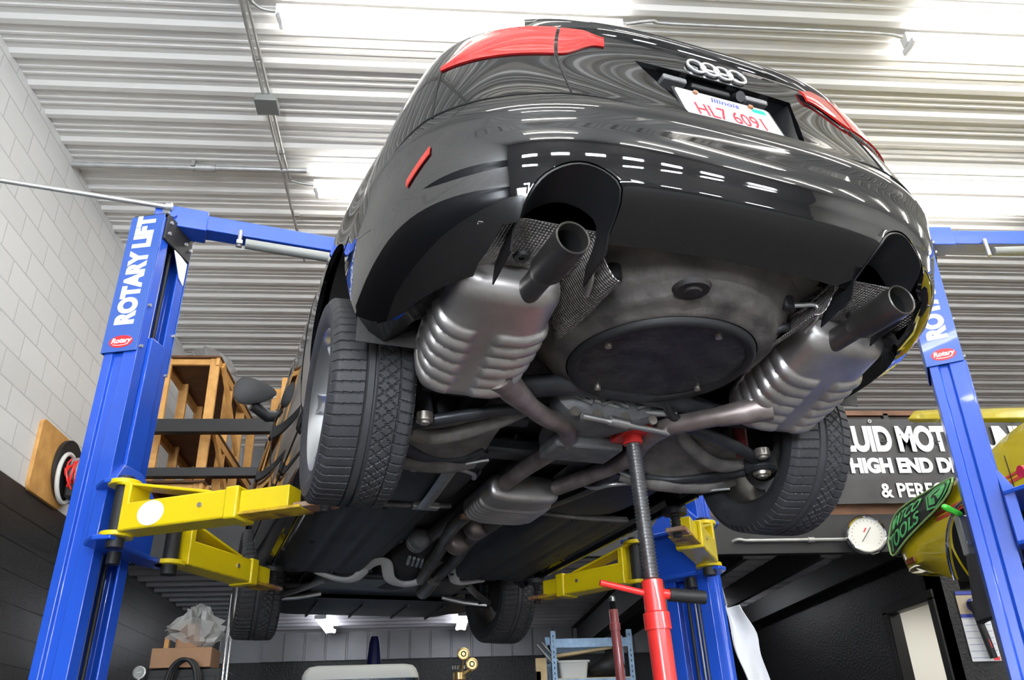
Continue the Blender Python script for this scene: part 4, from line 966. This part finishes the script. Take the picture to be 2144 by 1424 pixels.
# rear suspension arms
for s in (-1, 1):
    # big pressed lower arm: dished web between two thick rails that meet at the bush by the wheel
    e1 = catmull([(.28, -.225, -.05), (.38, -.215, -.065), (.50, -.185, -.085), (.60, -.14, -.098), (.675, -.085, -.105)], 6)
    e2 = catmull([(.29, .17, -.05), (.36, .235, -.07), (.48, .21, -.09), (.60, .09, -.10), (.675, .0, -.105)], 6)
    G = [[(s*(p[0]+(q[0]-p[0])*u), p[1]+(q[1]-p[1])*u, p[2]+(q[2]-p[2])*u+.035*math.sin(math.pi*u)*(1-.6*i/len(e1))) for u in np.linspace(0, 1, 12)] for i, (p, q) in enumerate(zip(e1, e2))]
    la = part(MB().plate(G, .006), 'lower_arm', dirty, smooth=60)
    for e_ in (e1, e2): MB().tube([(s*x, y, z) for x, y, z in e_], [(.026, .018)]*len(e_), 12, flat=(0, 1, 0)).build('arm_rail', armm, la, smooth=60)
    MB().lathe([(.012, -.135), (.048, -.135), (.058, -.125), (.058, -.07), (.02, -.07)], 28, Matrix.Translation((s*.678, -.085, 0))).build('bush_housing', armm, la)
    MB().lathe([(0, -.156), (.016, -.156), (.019, -.149), (.030, -.147), (.032, -.136), (0, -.135)], 24, Matrix.Translation((s*.678, -.085, 0))).build('bush_bolt', bolt_m, la)
    MB().lathe([(0, -.124), (.014, -.124), (.017, -.118), (.026, -.116), (.026, -.09), (0, -.09)], 20, Matrix.Translation((s*.61, -.19, 0))).build('arm_bolt', bolt_m, la)
    part(MB().tube(catmull([(s*.72, .14, -.09), (s*.60, .18, -.115), (s*.42, .24, -.10), (s*.30, .28, -.06)], 6), [(.022, .028)]*19, 12), 'trailing_arm', dirty, smooth=60)
    part(MB().tube(catmull([(s*.70, -.06, -.07), (s*.55, -.02, -.10), (s*.38, -.10, -.07), (s*.28, -.20, -.04)], 6), [(.02, .026)]*19, 12), 'track_arm', dirty, smooth=60)
    part(MB().tube([(s*.58, -.12, -.09), (s*.60, -.10, .06), (s*.62, -.06, .30)], [.024, .027, .027]), 'damper', mat('red_damper', (.30, .05, .05), .45, var=.3) if s > 0 else armm)
    part(MB().lathe([(.06, -.05), (.068, -.04), (.068, .04), (.06, .05)], 24, Matrix.Translation((s*.50, .02, .02))), 'coil_spring', rubber2)
    part(MB().tube([(s*.20, .0, .01), (s*.45, .0, .0), (s*.70, .0, .0)], [.03, .022, .03]), 'half_shaft', armm)
    # brake cable with plastic clips under the lower arm
    part(MB().tube(catmull([(s*.26, .22, -.07), (s*.42, .27, -.095), (s*.56, .22, -.125), (s*.68, .12, -.135)], 6), .006), 'brake_cable', greym)
    for x, y, z in ((.47, .255, -.113), (.53, .235, -.122), (.36, .262, -.096)): MB().box((s*x, y, z), (.022, .016, .016)).build('cable_clip', grayw, car, bevel=.003)
    part(MB().tube(catmull([(s*.20, .50, -.02), (s*.25, .42, -.075), (s*.28, .34, -.085), (s*.36, .31, -.08), (s*.45, .29, -.08)], 5), .009), 'brake_pipe', alum)
# fuel tank and tunnel
for s in (-1, 1):
    G = []
    for t in np.linspace(0, 1, 14):
        y = .30+.68*t; G.append([(s*x, y, .02-.075*math.sin(math.pi*min(max((x-.16)/.50, 0), 1))**.5*math.sin(math.pi*(.06+.88*t))**.4) for x in np.linspace(.16, .66, 14)])
    ft = part(MB().plate(G, .006), 'fuel_tank', plast, smooth=60)
    if s < 0: MB().tube([(-.36, .20, -.06), (-.35, .42, -.066), (-.33, .72, -.068), (-.30, .98, -.045)], [(.026, .004)]*4, 8, flat=(1, 0, 0)).build('tank_strap', alum, ft)
    else: MB().tube(catmull([(.30, .30, -.05), (.28, .50, -.062), (.24, .75, -.05), (.23, .95, -.03)], 6), [(.026, .004)]*19, 8, flat=(1, 0, 0)).build('tank_strap', armm, ft)
# floor pan and aero panels
part(MB().box((0, 1.75, .075), (1.5, 2.7, .02)), 'floor_pan', cavity)
for s in (-1, 1):
    G = []
    for y in np.linspace(.98, 2.42, 16):
        G.append([(s*x, y, -.035+.012*sm(.30, .22, x)*5+.006*(sm(.40, .42, x)-sm(.44, .46, x))+.006*(sm(.55, .57, x)-sm(.59, .61, x))+.02*sm(.70, .76, x)) for x in np.linspace(.19, .77, 34)])
    up_ = part(MB().plate(G, .006), 'underbody_panel', plast, smooth=50)
    sc_ = MB()
    for x, y in ((.24, 1.1), (.24, 1.6), (.24, 2.3), (.66, 1.05), (.66, 1.7), (.66, 2.36), (.45, 2.37), (.45, 1.03)): sc_.lathe([(0, -.044), (.010, -.044), (.014, -.036), (0, -.036)], 14, Matrix.Translation((s*x, y, 0)))
    sc_.build('panel_screw', rubber2, up_)
    part(MB().box((s*.785, 1.5, -.03), (.02, 2.0, .05)), 'sill_flange', paint, bevel=.004)
    part(MB().tube([(s*.17, .98, -.02), (s*.45, .985, -.03), (s*.70, .98, -.03)], [(.02, .012)]*3, 10), 'cross_brace', dirty)
part(MB().box((-.29, .96, -.035), (.12, .05, .03)), 'brace_plate', alum, bevel=.006)
# front: gearbox, subframe brace, arms, undertray
part(MB().loft([[(.0+.15*k_*math.cos(a), y, .06+.08*k_*math.sin(a)) for a in np.linspace(0, 2*math.pi, 24, endpoint=False)] for y, k_ in ((1.75, .5), (1.9, .8), (2.2, .95), (2.5, 1.1), (2.85, 1.2))]), 'gearbox', cavity, smooth=50)
for i in range(4): part(MB().tube([(-.09+.03*i, 2.0+.02*i, -.02), (-.07+.03*i, 2.12+.02*i, -.03)], .010, 8), 'gearbox_rib', alum)
part(MB().tube(catmull([(-.52, 2.50, -.01), (-.38, 2.50, -.05), (-.30, 2.42, -.055), (-.24, 2.30, .0), (-.16, 2.28, .01), (-.10, 2.42, -.05), (-.0, 2.52, -.06), (.09, 2.46, -.05), (.15, 2.30, .01), (.24, 2.30, .0), (.32, 2.46, -.05), (.50, 2.52, -.02)], 7), [(.034, .015)]*78, 12, flat=(0, 1, 0)), 'front_subframe_brace', mat('pale_cast_brace', (.72, .71, .70), .5, .3), smooth=60)
part(MB().box((0, 2.85, .0), (.96, .55, .05)), 'front_subframe', armm, bevel=.02)
part(MB().cyl((.15, 2.36, -.055), (.19, 2.75, -.06), .045), 'front_silencer_pipe', tipm)
for s in (-1, 1):
    part(MB().tube(catmull([(s*.44, 2.62, -.03), (s*.56, 2.78, -.06), (s*.70, 2.95, -.075)], 6), [(.022, .018)]*13, 12), 'front_track_arm', alum)
    part(MB().tube(catmull([(s*.40, 3.05, -.03), (s*.55, 3.04, -.06), (s*.70, 3.0, -.08)], 6), [(.022, .018)]*13, 12), 'front_lower_arm', alum)
    part(MB().tube([(s*.66, 2.97, -.08), (s*.64, 3.0, .25)], .03), 'front_strut', armm)
    part(MB().tube([(s*.25, 2.98, .0), (s*.70, 2.98, .0)], .02), 'front_shaft', armm)
G = [[(x, y, -.05-.02*math.sin(math.pi*(y-3.1)/.62)+.03*sm(.5, .7, abs(x))) for x in np.linspace(-.72, .72, 24)] for y in np.linspace(3.1, 3.72, 12)]
part(MB().plate(G, .006), 'front_undertray', plast, smooth=50)
for x in (-.4, -.1, .2, .45): MB().box((x, 3.4, -.078), (.012, .5, .012)).build('undertray_rib', plast, car)
# wiring near the well
for pts in ([(.17, -.30, -.0), (.22, -.27, -.045), (.30, -.30, -.05), (.34, -.36, -.03)], [(.36, -.70, .07), (.31, -.76, .06), (.26, -.70, .04), (.28, -.60, .04)]): part(MB().tube(catmull(pts, 6), .014), 'wiring_loom', rubber2, smooth=60)
part(MB().tube(catmull([(-.06, -.24, .0), (.10, -.22, -.015), (.24, -.25, -.02)], 5), .012), 'vapour_pipe', alum)
part(MB().loft([[(.30+.06*k_*math.cos(a), -.62+.11*k_*math.sin(a), z) for a in np.linspace(0, 2*math.pi, 20, endpoint=False)] for z, k_ in ((.13, 1.2), (.08, 1.0), (.05, .8), (.04, .4))]), 'vent_filter', cavity, smooth=60)

# ------------------------------------------------------------------ yellow car on the second lift
yc = thing('car', 'yellow car with red and orange side stripes raised on the right-hand lift, bonnet open', 'car', (4.24, 3.85, 1.95), A2)
# local: x across (left flank at -.86), y forward; sill z=0, wing top ~.55; front wheel centre y=1.42
yw = .86
def yloop(z, w, r0, r1):
    pts = []
    for a in np.linspace(-90, 90, 31):
        s, c = math.sin(R(a)), math.cos(R(a)); pts.append((w*math.copysign(abs(s)**.8, s), -1.2+(r0+1.2)*abs(c)**.8, z))
    for y in np.linspace(-1.2, 1.8, 30)[1:]: pts.append((w, y, z))
    for a in np.linspace(90, -90, 31)[1:]:
        s, c = math.sin(R(a)), math.cos(R(a)); pts.append((w*math.copysign(abs(s)**.7, s), 1.8+(r1-1.8)*abs(c)**.7, z))
    for y in np.linspace(1.8, -1.2, 30)[1:-1]: pts.append((-w, y, z))
    return pts
yr = [yloop(z, w, a, b) for z, w, a, b in ((-.06, .76, -1.9, 2.28), (.04, .80, -1.95, 2.36), (.14, .84, -2.0, 2.44), (.26, .86, -2.02, 2.48), (.30, .862, -2.02, 2.48), (.40, .85, -2.0, 2.42), (.50, .82, -1.98, 2.32), (.56, .77, -1.95, 2.2))]
yr = [[(x, y, z+(.18*sm(1.45, 2.1, y) if z < .1 else 0)*(1 if z < 0 else .6)+(.10*sm(1.3, .5, y) if z > .45 else 0)) for x, y, z in r_] for r_ in yr]
yb_ = MB().grid(yr, cv=True).build('body', ycar, yc, smooth=0)
bm = bmesh.new(); bm.from_mesh(yb_.data)
f0 = max(bm.faces, key=lambda f: f.calc_center_median().x)
if f0.normal.x < 0: bmesh.ops.reverse_faces(bm, faces=bm.faces)
bm.to_mesh(yb_.data); bm.free()
cut = [MB().cyl((s*.5, y, .02), (s*1.2, y, .02), .345, n=56).build('c', ycar, yc, smooth=0) for y in (1.12, -1.05) for s in (-1, 1)]
bake(yb_, cut, .015)
for s in (-1, 1):
    for y in (1.12, -1.05):
        MB().tube([(s*.866, y+.352*math.cos(R(a)), .02+.352*math.sin(R(a))) for a in np.linspace(-14, 194, 40)], [(.011, .011)]*40, 10).build('arch_trim', chrome, yc)
        G = [[(s*xx_, y+.35*math.cos(R(a)), .02+.35*math.sin(R(a))) for xx_ in (.42, .84)] for a in np.linspace(-16, 196, 30)]
        MB().plate(G, .004).build('wheel_liner', flat_black, yc, smooth=60)
        MB().prism([(y+.35*math.cos(R(a)), .02+.35*math.sin(R(a))) for a in np.linspace(-16, 196, 30)], s*.41, s*.42, Matrix(((0, 0, 1, 0), (1, 0, 0, 0), (0, 1, 0, 0), (0, 0, 0, 1)))).build('wheel_house_wall', flat_black, yc)
    MB().box((s*.857, 1.96, .17), (.012, .12, .045)).build('side_marker', amber, yc, bevel=.006)
    for z, m_ in ((.335, stripe_r), (.352, stripe_o), (.372, stripe_r)):
        MB().plate([[(s*(.8575+.004), y, z), (s*(.8565+.003), y, z+.014)] for y in np.linspace(-1.15, 1.5, 20)], .001).build('side_stripe', m_, yc)
    MB().tube([(s*.862, .62, z) for z in np.linspace(.05, .5, 8)], .003, 6).build('door_seam', gap_m, yc)
MB().loft([[(.80*k_*math.copysign(abs(math.cos(a))**.6, math.cos(a)), -.6+1.1*k_*math.copysign(abs(math.sin(a))**.6, math.sin(a)), z) for a in np.linspace(0, 2*math.pi, 40, endpoint=False)] for z, k_ in ((.55, .95), (.75, .82), (.92, .70), (.97, .55))]).build('cabin', ycar, yc, smooth=60)
MB().loft([[(.79*k_*math.copysign(abs(math.cos(a))**.6, math.cos(a)), -.6+1.12*k_*math.copysign(abs(math.sin(a))**.6, math.sin(a)), z) for a in np.linspace(0, 2*math.pi, 40, endpoint=False)] for z, k_ in ((.60, .94), (.86, .755))], caps=False).build('side_glass', glass, yc, smooth=60)
MB().box((0, 1.2, .10), (.8, 2.0, .2)).build('engine_bay', flat_black, yc)
MB().box((0, -.4, .02), (1.5, 2.4, .03)).build('floor_pan', cavity, yc)
# open bonnet: thin curved lid tilted up from its hinges
G = [[(x, 0.35+1.38*t, .68+.54*t+.05*math.cos(1.7*x)-.06*sm(.66, .74, abs(x))) for x in np.linspace(-.74, .74, 40)] for t in np.linspace(0, 1, 14)]
MB().plate(G, .04).build('bonnet', ycar, yc, smooth=60, bevel=.006)
MB().tube([(-.66, 1.1, .5), (-.66, 1.45, 1.08)], .009).build('bonnet_stay', greym, yc)
# black moulded splash shield hanging behind the arch
G = [[(-.82-.05*math.sin(math.pi*u)-.04*t, 1.25-.40*u+.03*t, .13-.50*t-.06*(1-u)**2*(1-t)) for u in np.linspace(0, 1, 10)] for t in np.linspace(0, 1, 12)]
MB().plate(G, .05).build('splash_shield', plast, yc, smooth=60, bevel=.012)
MB().cyl((.65, -1.05, .02), (.85, -1.05, .02), .31, n=48).build('rear_tyre', rubber2, yc); MB().cyl((-.85, -1.05, .02), (-.65, -1.05, .02), .31, n=48).build('rear_tyre', rubber2, yc)
MB().cyl((.65, 1.12, .02), (.85, 1.12, .02), .30, n=48).build('front_tyre', rubber2, yc)

# wing cover draped over the left front wing
wc = thing('wing_cover', 'black and green padded wing cover with tool-maker lettering on the yellow car', 'wing cover', (4.24, 3.85, 1.95), A2)
def wpt(u, v):
    """u along the car (0 front .. 1 back), v down the flank (0 top .. 1 hem)"""
    y = 2.34-1.18*u; hem = .30-.17*math.sin(math.pi*min(1, u*1.05+.0))**2*0+.04*u
    z0 = .575; zl = .22+.22*u
    z = z0+(zl-z0)*v
    bulge = .03
    xw = -(.79+.085*math.sin(math.pi*.5*min(1, v*1.35)))-bulge*.4
    if y > 1.75: xw += .05*((y-1.75)/.42)**2
    return Vector((xw, y, z))
def wgrid(n=24, m=12, off=0.0):
    G = []
    for i in range(n+1):
        u = i/n; e = max(0, 1-((u-.5)/.5)**6)**.5
        G.append([])
        for j in range(m+1):
            v = .5+(j/m-.5)*e; p = wpt(u, v); G[-1].append((p.x-off, p.y, p.z))
    return G
MB().plate(wgrid(), .012).build('cover_sheet', padm, wc, smooth=60)
ed = []; Gw = wgrid(24, 12, .012)
ed = [Gw[i][0] for i in range(25)]+[Gw[i][-1] for i in range(24, -1, -1)]
MB().tube(ed, .007, 8).build('cover_piping', mat('pale_green_piping', (.30, .52, .18), .5), wc)
def on_cover(s, u0, u1, v0, v1, name):
    """text wrapped on the cover surface"""
    c = bpy.data.curves.new(name, 'FONT'); c.body = s; c.size = 1; c.shear = .25; c.offset = .012; c.extrude = .004
    t = bpy.data.objects.new(name+'_c', c); COL.objects.link(t)
    dg = bpy.context.evaluated_depsgraph_get(); me = bpy.data.meshes.new_from_object(t.evaluated_get(dg)); bpy.data.objects.remove(t)
    xs = [v.co.x for v in me.vertices]; ys = [v.co.y for v in me.vertices]; xa, xb, ya, yb2 = min(xs), max(xs), min(ys), max(ys)
    for v in me.vertices:
        u = u0+(u1-u0)*(v.co.x-xa)/(xb-xa); vv = v1+(v0-v1)*(v.co.y-ya)/(yb2-ya); p = wpt(u, vv); v.co = (p.x-.013-v.co.z*.5, p.y, p.z)
    me.materials.clear(); me.materials.append(greenm); o = bpy.data.objects.new(name, me); link(o, wc); return o
on_cover('MATCO', .10, .60, .12, .46, 'lettering'); on_cover('TOOLS', .10, .60, .54, .88, 'lettering')
def on_poly(poly, name, m, off):
    G = [[], []]
    cx = sum(p[0] for p in poly)/len(poly); cy = sum(p[1] for p in poly)/len(poly)
    mb = MB(); vs = []
    for p in [(cx, cy)]+poly: q = wpt(*p); vs.append((q.x-off, q.y, q.z))
    mb.add(vs, [(0, i+1, (i+1) % len(poly)+1) for i in range(len(poly))]); return mb.build(name, m, wc, smooth=0)
hexo = [(.66, .25), (.74, .08), (.90, .08), (.96, .35), (.92, .75), (.80, .95), (.70, .80)]
on_poly(hexo, 'logo_shield', greenm, .0135); hc = (.81, .52)
on_poly([(hc[0]+(a-hc[0])*.82, hc[1]+(b-hc[1])*.82) for a, b in hexo], 'logo_inset', padm, .0142)
on_poly([(hc[0]+(a-hc[0])*.68, hc[1]+(b-hc[1])*.68) for a, b in hexo], 'logo_core', greenm, .0149)
on_poly([(.755, .36), (.845, .30), (.845, .78), (.80, .82), (.80, .46), (.755, .50)], 'logo_stroke', padm, .0156)
# screwdriver tucked in the lift's latch plate
t = thing('screwdriver', 'bright green handled screwdriver stuck beside the wing cover', 'screwdriver', (2.60, 4.0, 2.012))
dv = Vector((.131, .0, -.070)).normalized()
MB().tube([Vector((0, 0, 0))+dv*d for d in (-.0, .012, .035, .06, .085, .10)], [.010, .016, .017, .014, .016, .012], 12).build('handle', greenh, t, smooth=60)
MB().tube([dv*.10, dv*.20], .0035, 8).build('blade', chrome, t)

# ------------------------------------------------------------------ small things along the bottom of the photo
def P9(x, y, z): return (x, y, z)
# white-lidded blue cabinet
t = thing('tool_cabinet', 'dark blue cabinet with a pale grey lid at the bottom centre of the photo', 'cabinet', (-.56, 7.5, 0))
MB().prism(rrect(.86, .55, .05), 0, 1.565, Matrix.Identity(4)).build('cabinet_body', navy, t, bevel=.01)
lp = [[(x*k_, y*k_, z) for x, y in rrect(.92, .62, .07, 6)] for z, k_ in ((1.555, 1.0), (1.585, 1.0), (1.63, .955), (1.655, .90), (1.665, .80))]
MB().loft(lp).build('lid', grayw, t, smooth=50)
for x in (-.33, .33): MB().box((x, -.285, 1.52), (.05, .03, .05)).build('latch', chrome, t, bevel=.005)
for z in (.3, .7, 1.1): MB().box((0, -.285, z), (.74, .02, .34)).build('drawer', navy, t, bevel=.005)
# dark blue cone behind
t = thing('bottle_cone', 'tall dark blue tapered cone shape standing against the liner wall behind the pale lid', 'cone', (-.60, 9.5, 0))
MB().lathe([(.0, 2.18), (.04, 2.18), (.055, 2.12), (.09, 1.75), (.12, 1.3), (.16, .05), (.22, .04), (.22, 0), (0, 0)], 28).build('cone_body', conem, t, smooth=50)
# gas regulators on a cylinder
t = thing('gas_regulator', 'brass gas regulator with two round gauges beside the pale lid', 'regulator', (.22, 7.0, 0))
MB().lathe([(0, 0), (.11, 0), (.115, .02), (.115, 1.18), (.09, 1.28), (.045, 1.33), (.035, 1.40), (0, 1.40)], 32).build('gas_cylinder', mat('dark_cylinder_paint', (.03, .035, .04), .4), t, smooth=50)
MB().lathe([(.03, 1.40), (.036, 1.42), (.036, 1.50), (.05, 1.51), (.05, 1.56), (.03, 1.57), (0, 1.575)], 24).build('valve_body', brass, t)
for k_ in range(3): MB().cyl((-.04+.035*k_, -.02, 1.585), (-.04+.035*k_, -.02, 1.61), .014, n=10).build('knob', chrome, t)
MB().cyl((0, -.02, 1.53), (.09, -.05, 1.58), .016).build('valve_stem', brass, t)
for x, z in ((.03, 1.69), (.095, 1.615)):
    fx = frame((x, -.07, z), (1, .25, 0), (0, 0, 1))
    g_ = MB().lathe([(0, -.03), (.040, -.03), (.046, -.02), (.046, .012), (.038, .014), (.036, .006), (0, .006)], 28, fx).build('gauge', brass, t)
    MB().lathe([(.014, .007), (.022, .007), (.022, .009), (.014, .009)], 24, fx, closed=True).build('gauge_mark', blackm, g_)
    MB().cyl((x, -.06, z-.045), (x*.7, -.03, 1.56), .009).build('gauge_stem', brass, g_)
# steel rack with boxes
t = thing('storage_rack', 'blue-grey slotted steel rack with a particle-board shelf, behind the dark red stand', 'rack', (1.22, 8.8, 0))
for x, y in ((0, 0), (.78, 0), (0, .45), (.78, .45)):
    MB().box((x, y, 1.05), (.05, .004, 2.10)).box((x+.023*(1 if x < .1 else -1), y+.02, 1.05), (.004, .04, 2.10)).build('upright', skyblue, t)
for z in (1.98, 1.62, .9, .2):
    for y in (0, .45): MB().box((.39, y-.004 if y < .1 else y+.004, z), (.78, .012, .085 if z > 1.9 else .05)).build('beam', skyblue, t)
for z in (1.645, .93, .23): MB().box((.39, .22, z), (.74, .44, .016)).build('shelf_board', osb, t)
sl = MB()
for x in (0, .78):
    for z in np.arange(1.45, 2.08, .05): sl.box((x, -.003, z), (.008, .004, .022))
sl.build('slot', gap_m, t)
def simple(name, label, cat, mb, m, loc, **k): o = mb.build(name, m, None, **k); o.location = loc; return tag(o, label, cat)
simple('board', 'pale board leaning on the left side of the steel rack', 'board', MB().box((0, 0, .92), (.11, .02, 1.84)).box((-.03, 0, .86), (.05, .02, 1.72)), osb, (1.08, 8.75, 0), bevel=.003)
tb = thing('plastic_bin', 'grey plastic bin on the left of the rack shelf', 'bin', (1.42, 8.98, 1.655))
MB().loft([[(x*k_, y*k_, z) for x, y in rrect(.30, .30, .03)] for z, k_ in ((0, .86), (.15, 1.0))]).build('bin_body', grayw, tb); MB().prism(rrect(.33, .33, .03), .148, .165).build('bin_rim', grayw, tb)
simple('plank', 'pale plank lying on top of the grey bin on the rack', 'plank', MB().box((0, 0, .0), (.62, .14, .03), Matrix.Rotation(R(-7), 4, 'Y')), osb, (1.52, 8.95, 1.905), bevel=.003)
rn = random.Random(5); G = []
for i in range(13):
    G.append([(.19*math.cos(2*math.pi*j/20)*math.sin(math.pi*(i+.3)/12.6)*(1+.3*rn.uniform(-1, 1)), .16*math.sin(2*math.pi*j/20)*math.sin(math.pi*(i+.3)/12.6), .24*(1-math.cos(math.pi*i/12))/2*(1+.35*math.cos(2*math.pi*j/20))) for j in range(20)])
simple('black_jacket', 'heap of black cloth on the right of the rack shelf', 'jacket', MB().grid(G, cv=True), rubber2, (1.77, 8.98, 1.655), smooth=60, sub=1)
for i, (dx, dz) in enumerate(((0, 0), (.05, .02))): simple('steel_rod', 'short silver rod leaning above the board left of the rack', 'rod', MB().cyl((.12, 0, -.16), (-.06, 0, .05), .012), greym, (1.12+dx, 8.86, 1.99+dz-.06))['group'] = 'rods left of the rack'
# left corner: cardboard box, bag, pipes, gauge
t = thing('wall_cabinet', 'black cabinet in the left corner under the cardboard box', 'cabinet', (-2.10, 8.0, 0)); MB().box((0, .1, .87), (.62, .5, 1.73)).build('cabinet_body', blackm, t, bevel=.01); MB().box((0, -.16, .87), (.56, .015, 1.6)).build('cabinet_door', blackm, t, bevel=.004)
t = thing('cardboard_box', 'brown cardboard box in the left corner with a plastic bag on it', 'box', (-2.13, 8.0, 1.742))
MB().box((0, 0, .08), (.50, .34, .16)).build('box_body', card, t, bevel=.004); MB().box((0, -.05, .162), (.49, .16, .006)).build('box_flap', card, t)
bag('plastic_bag', 'crumpled clear bag of brown packing on the cardboard box', (-2.08, 8.02, 1.905), (.20, .15, .33), 11, amp=.5)
simple('paper_sack', 'brown paper packing inside the crumpled bag on the cardboard box', 'paper', MB().loft([[(x*k_, y*k_, z) for x, y in rrect(.20, .16, .03)] for z, k_ in ((0, 1), (.12, .95), (.22, .7))]), card, (-2.13, 8.02, 1.908), bevel=.01)
simple('wood_block', 'short piece of light wood standing on the cardboard box left of the bag', 'wood', MB().box((0, 0, .055), (.04, .04, .11)), pine, (-2.31, 8.0, 1.908), bevel=.003)
for i, x in enumerate((-1.90, -1.865)):
    simple('standpipe', ('left' if i == 0 else 'right')+' one of the two bright vertical pipes in the left corner', 'pipe', MB().cyl((0, 0, 0), (0, 0, 2.35), .013), chrome, (x+.12, 7.9, 0))
t = thing('pressure_gauge', 'small round pressure gauge at the bottom left corner beside the cardboard box', 'gauge', (-2.42, 7.75, 0))
fx = frame((0, -.02, 1.70), (1, 0, 0), (0, 0, 1)); MB().lathe([(0, -.02), (.045, -.02), (.052, -.012), (.052, .014), (.044, .016), (.042, .006), (0, .006)], 28, fx).build('gauge_case', greym, t)
MB().lathe([(0, .0062), (.040, .0062), (.040, .0075), (0, .0075)], 24, fx).build('gauge_face', greyd, t); MB().tube([(-.018, -.03, 1.698), (.02, -.03, 1.704)], .003, 6).build('needle', white_p, t); MB().cyl((0, -.02, 0), (0, -.02, 1.655), .012).build('stand_pipe', greym, t)
t = thing('rubber_hose', 'black rubber hose looped in front of the cardboard box', 'hose', (-2.06, 7.66, 0))
for k_ in range(3): MB().tube([(.12*math.cos(a)+.01*k_, .03*k_, 1.60+.19*math.sin(a)) for a in np.linspace(0, 2*math.pi, 41)], .016, 10).build('hose_loop', rubber2, t)
MB().cyl((0, .11, 0), (0, .11, 1.6), .02).build('hose_stand', blackm, t)
# paper bag hanging behind the right lift column
t = thing('hanging_bag', 'white plastic bag hanging on the right-hand side of the right lift column', 'bag', (1.80, 5.12, 0))
G = [[(-.03+.15*u*(.55+.45*sm(0, .4, t_))+.07*t_+.006*math.sin(9*t_), .03*math.sin(5*u+4*t_)+.05*math.sin(math.pi*u), 1.72-.48*t_) for u in np.linspace(0, 1, 14)] for t_ in np.linspace(0, 1, 16)]
MB().plate(G, .01).build('bag_sheet', paper, t, smooth=60); MB().tube([(-.02, 0, 1.72), (-.04, -.02, 1.82), (-.16, -.06, 1.86)], .006).build('bag_cord', greym, t)
# calendar with a torch hanging in front of it
t = thing('calendar', 'wall calendar with a tan picture hanging on the black office wall', 'calendar', (4.88, YM+.025, 1.58))
MB().box((0, -.004, .20), (.27, .006, .40)).build('month_page', paper, t); MB().box((0, -.005, .47), (.27, .006, .19)).build('picture', photo_tan, t)
MB().box((0, -.006, .585), (.27, .008, .03)).build('header', blue_t, t); MB().box((0, -.006, .385), (.27, .008, .03)).build('title_bar', blue_t, t)
gl_ = MB()
for z in np.arange(.03, .37, .055): gl_.box((0, -.0078, z), (.25, .001, .003))
gl_.build('grid_lines', blue_t, t); MB().box((.095, -.008, .02), (.06, .003, .03)).build('red_stamp', red_d, t)
MB().lathe([(0, 0), (.055, 0), (.06, .01), (0, .012)], 20, frame((.0, -.008, .475), (1, 0, 0), (0, 0, 1)) @ Matrix.Translation((0, 0, 0))).build('picture_motif', blue_t, t)
t = thing('work_torch', 'black inspection torch hanging in front of the calendar', 'torch', (4.86, YM-.03, 1.58))
MB().tube([(.06, 0, .02), (.03, -.01, .2), (.0, -.015, .38), (-.01, -.015, .44)], [.032, .034, .030, .028]).build('torch_body', rubber2, t); MB().tube([(-.012, -.015, .43), (-.02, -.015, .50)], [.03, .042]).build('torch_head', blackm, t)
MB().tube([(.02, -.037, .25), (.045, -.034, .10)], .006).build('red_trim', redj, t); MB().tube([(-.01, -.01, .5), (.02, .0, .56), (.06, .02, .58)], .006).build('hook', greym, t)
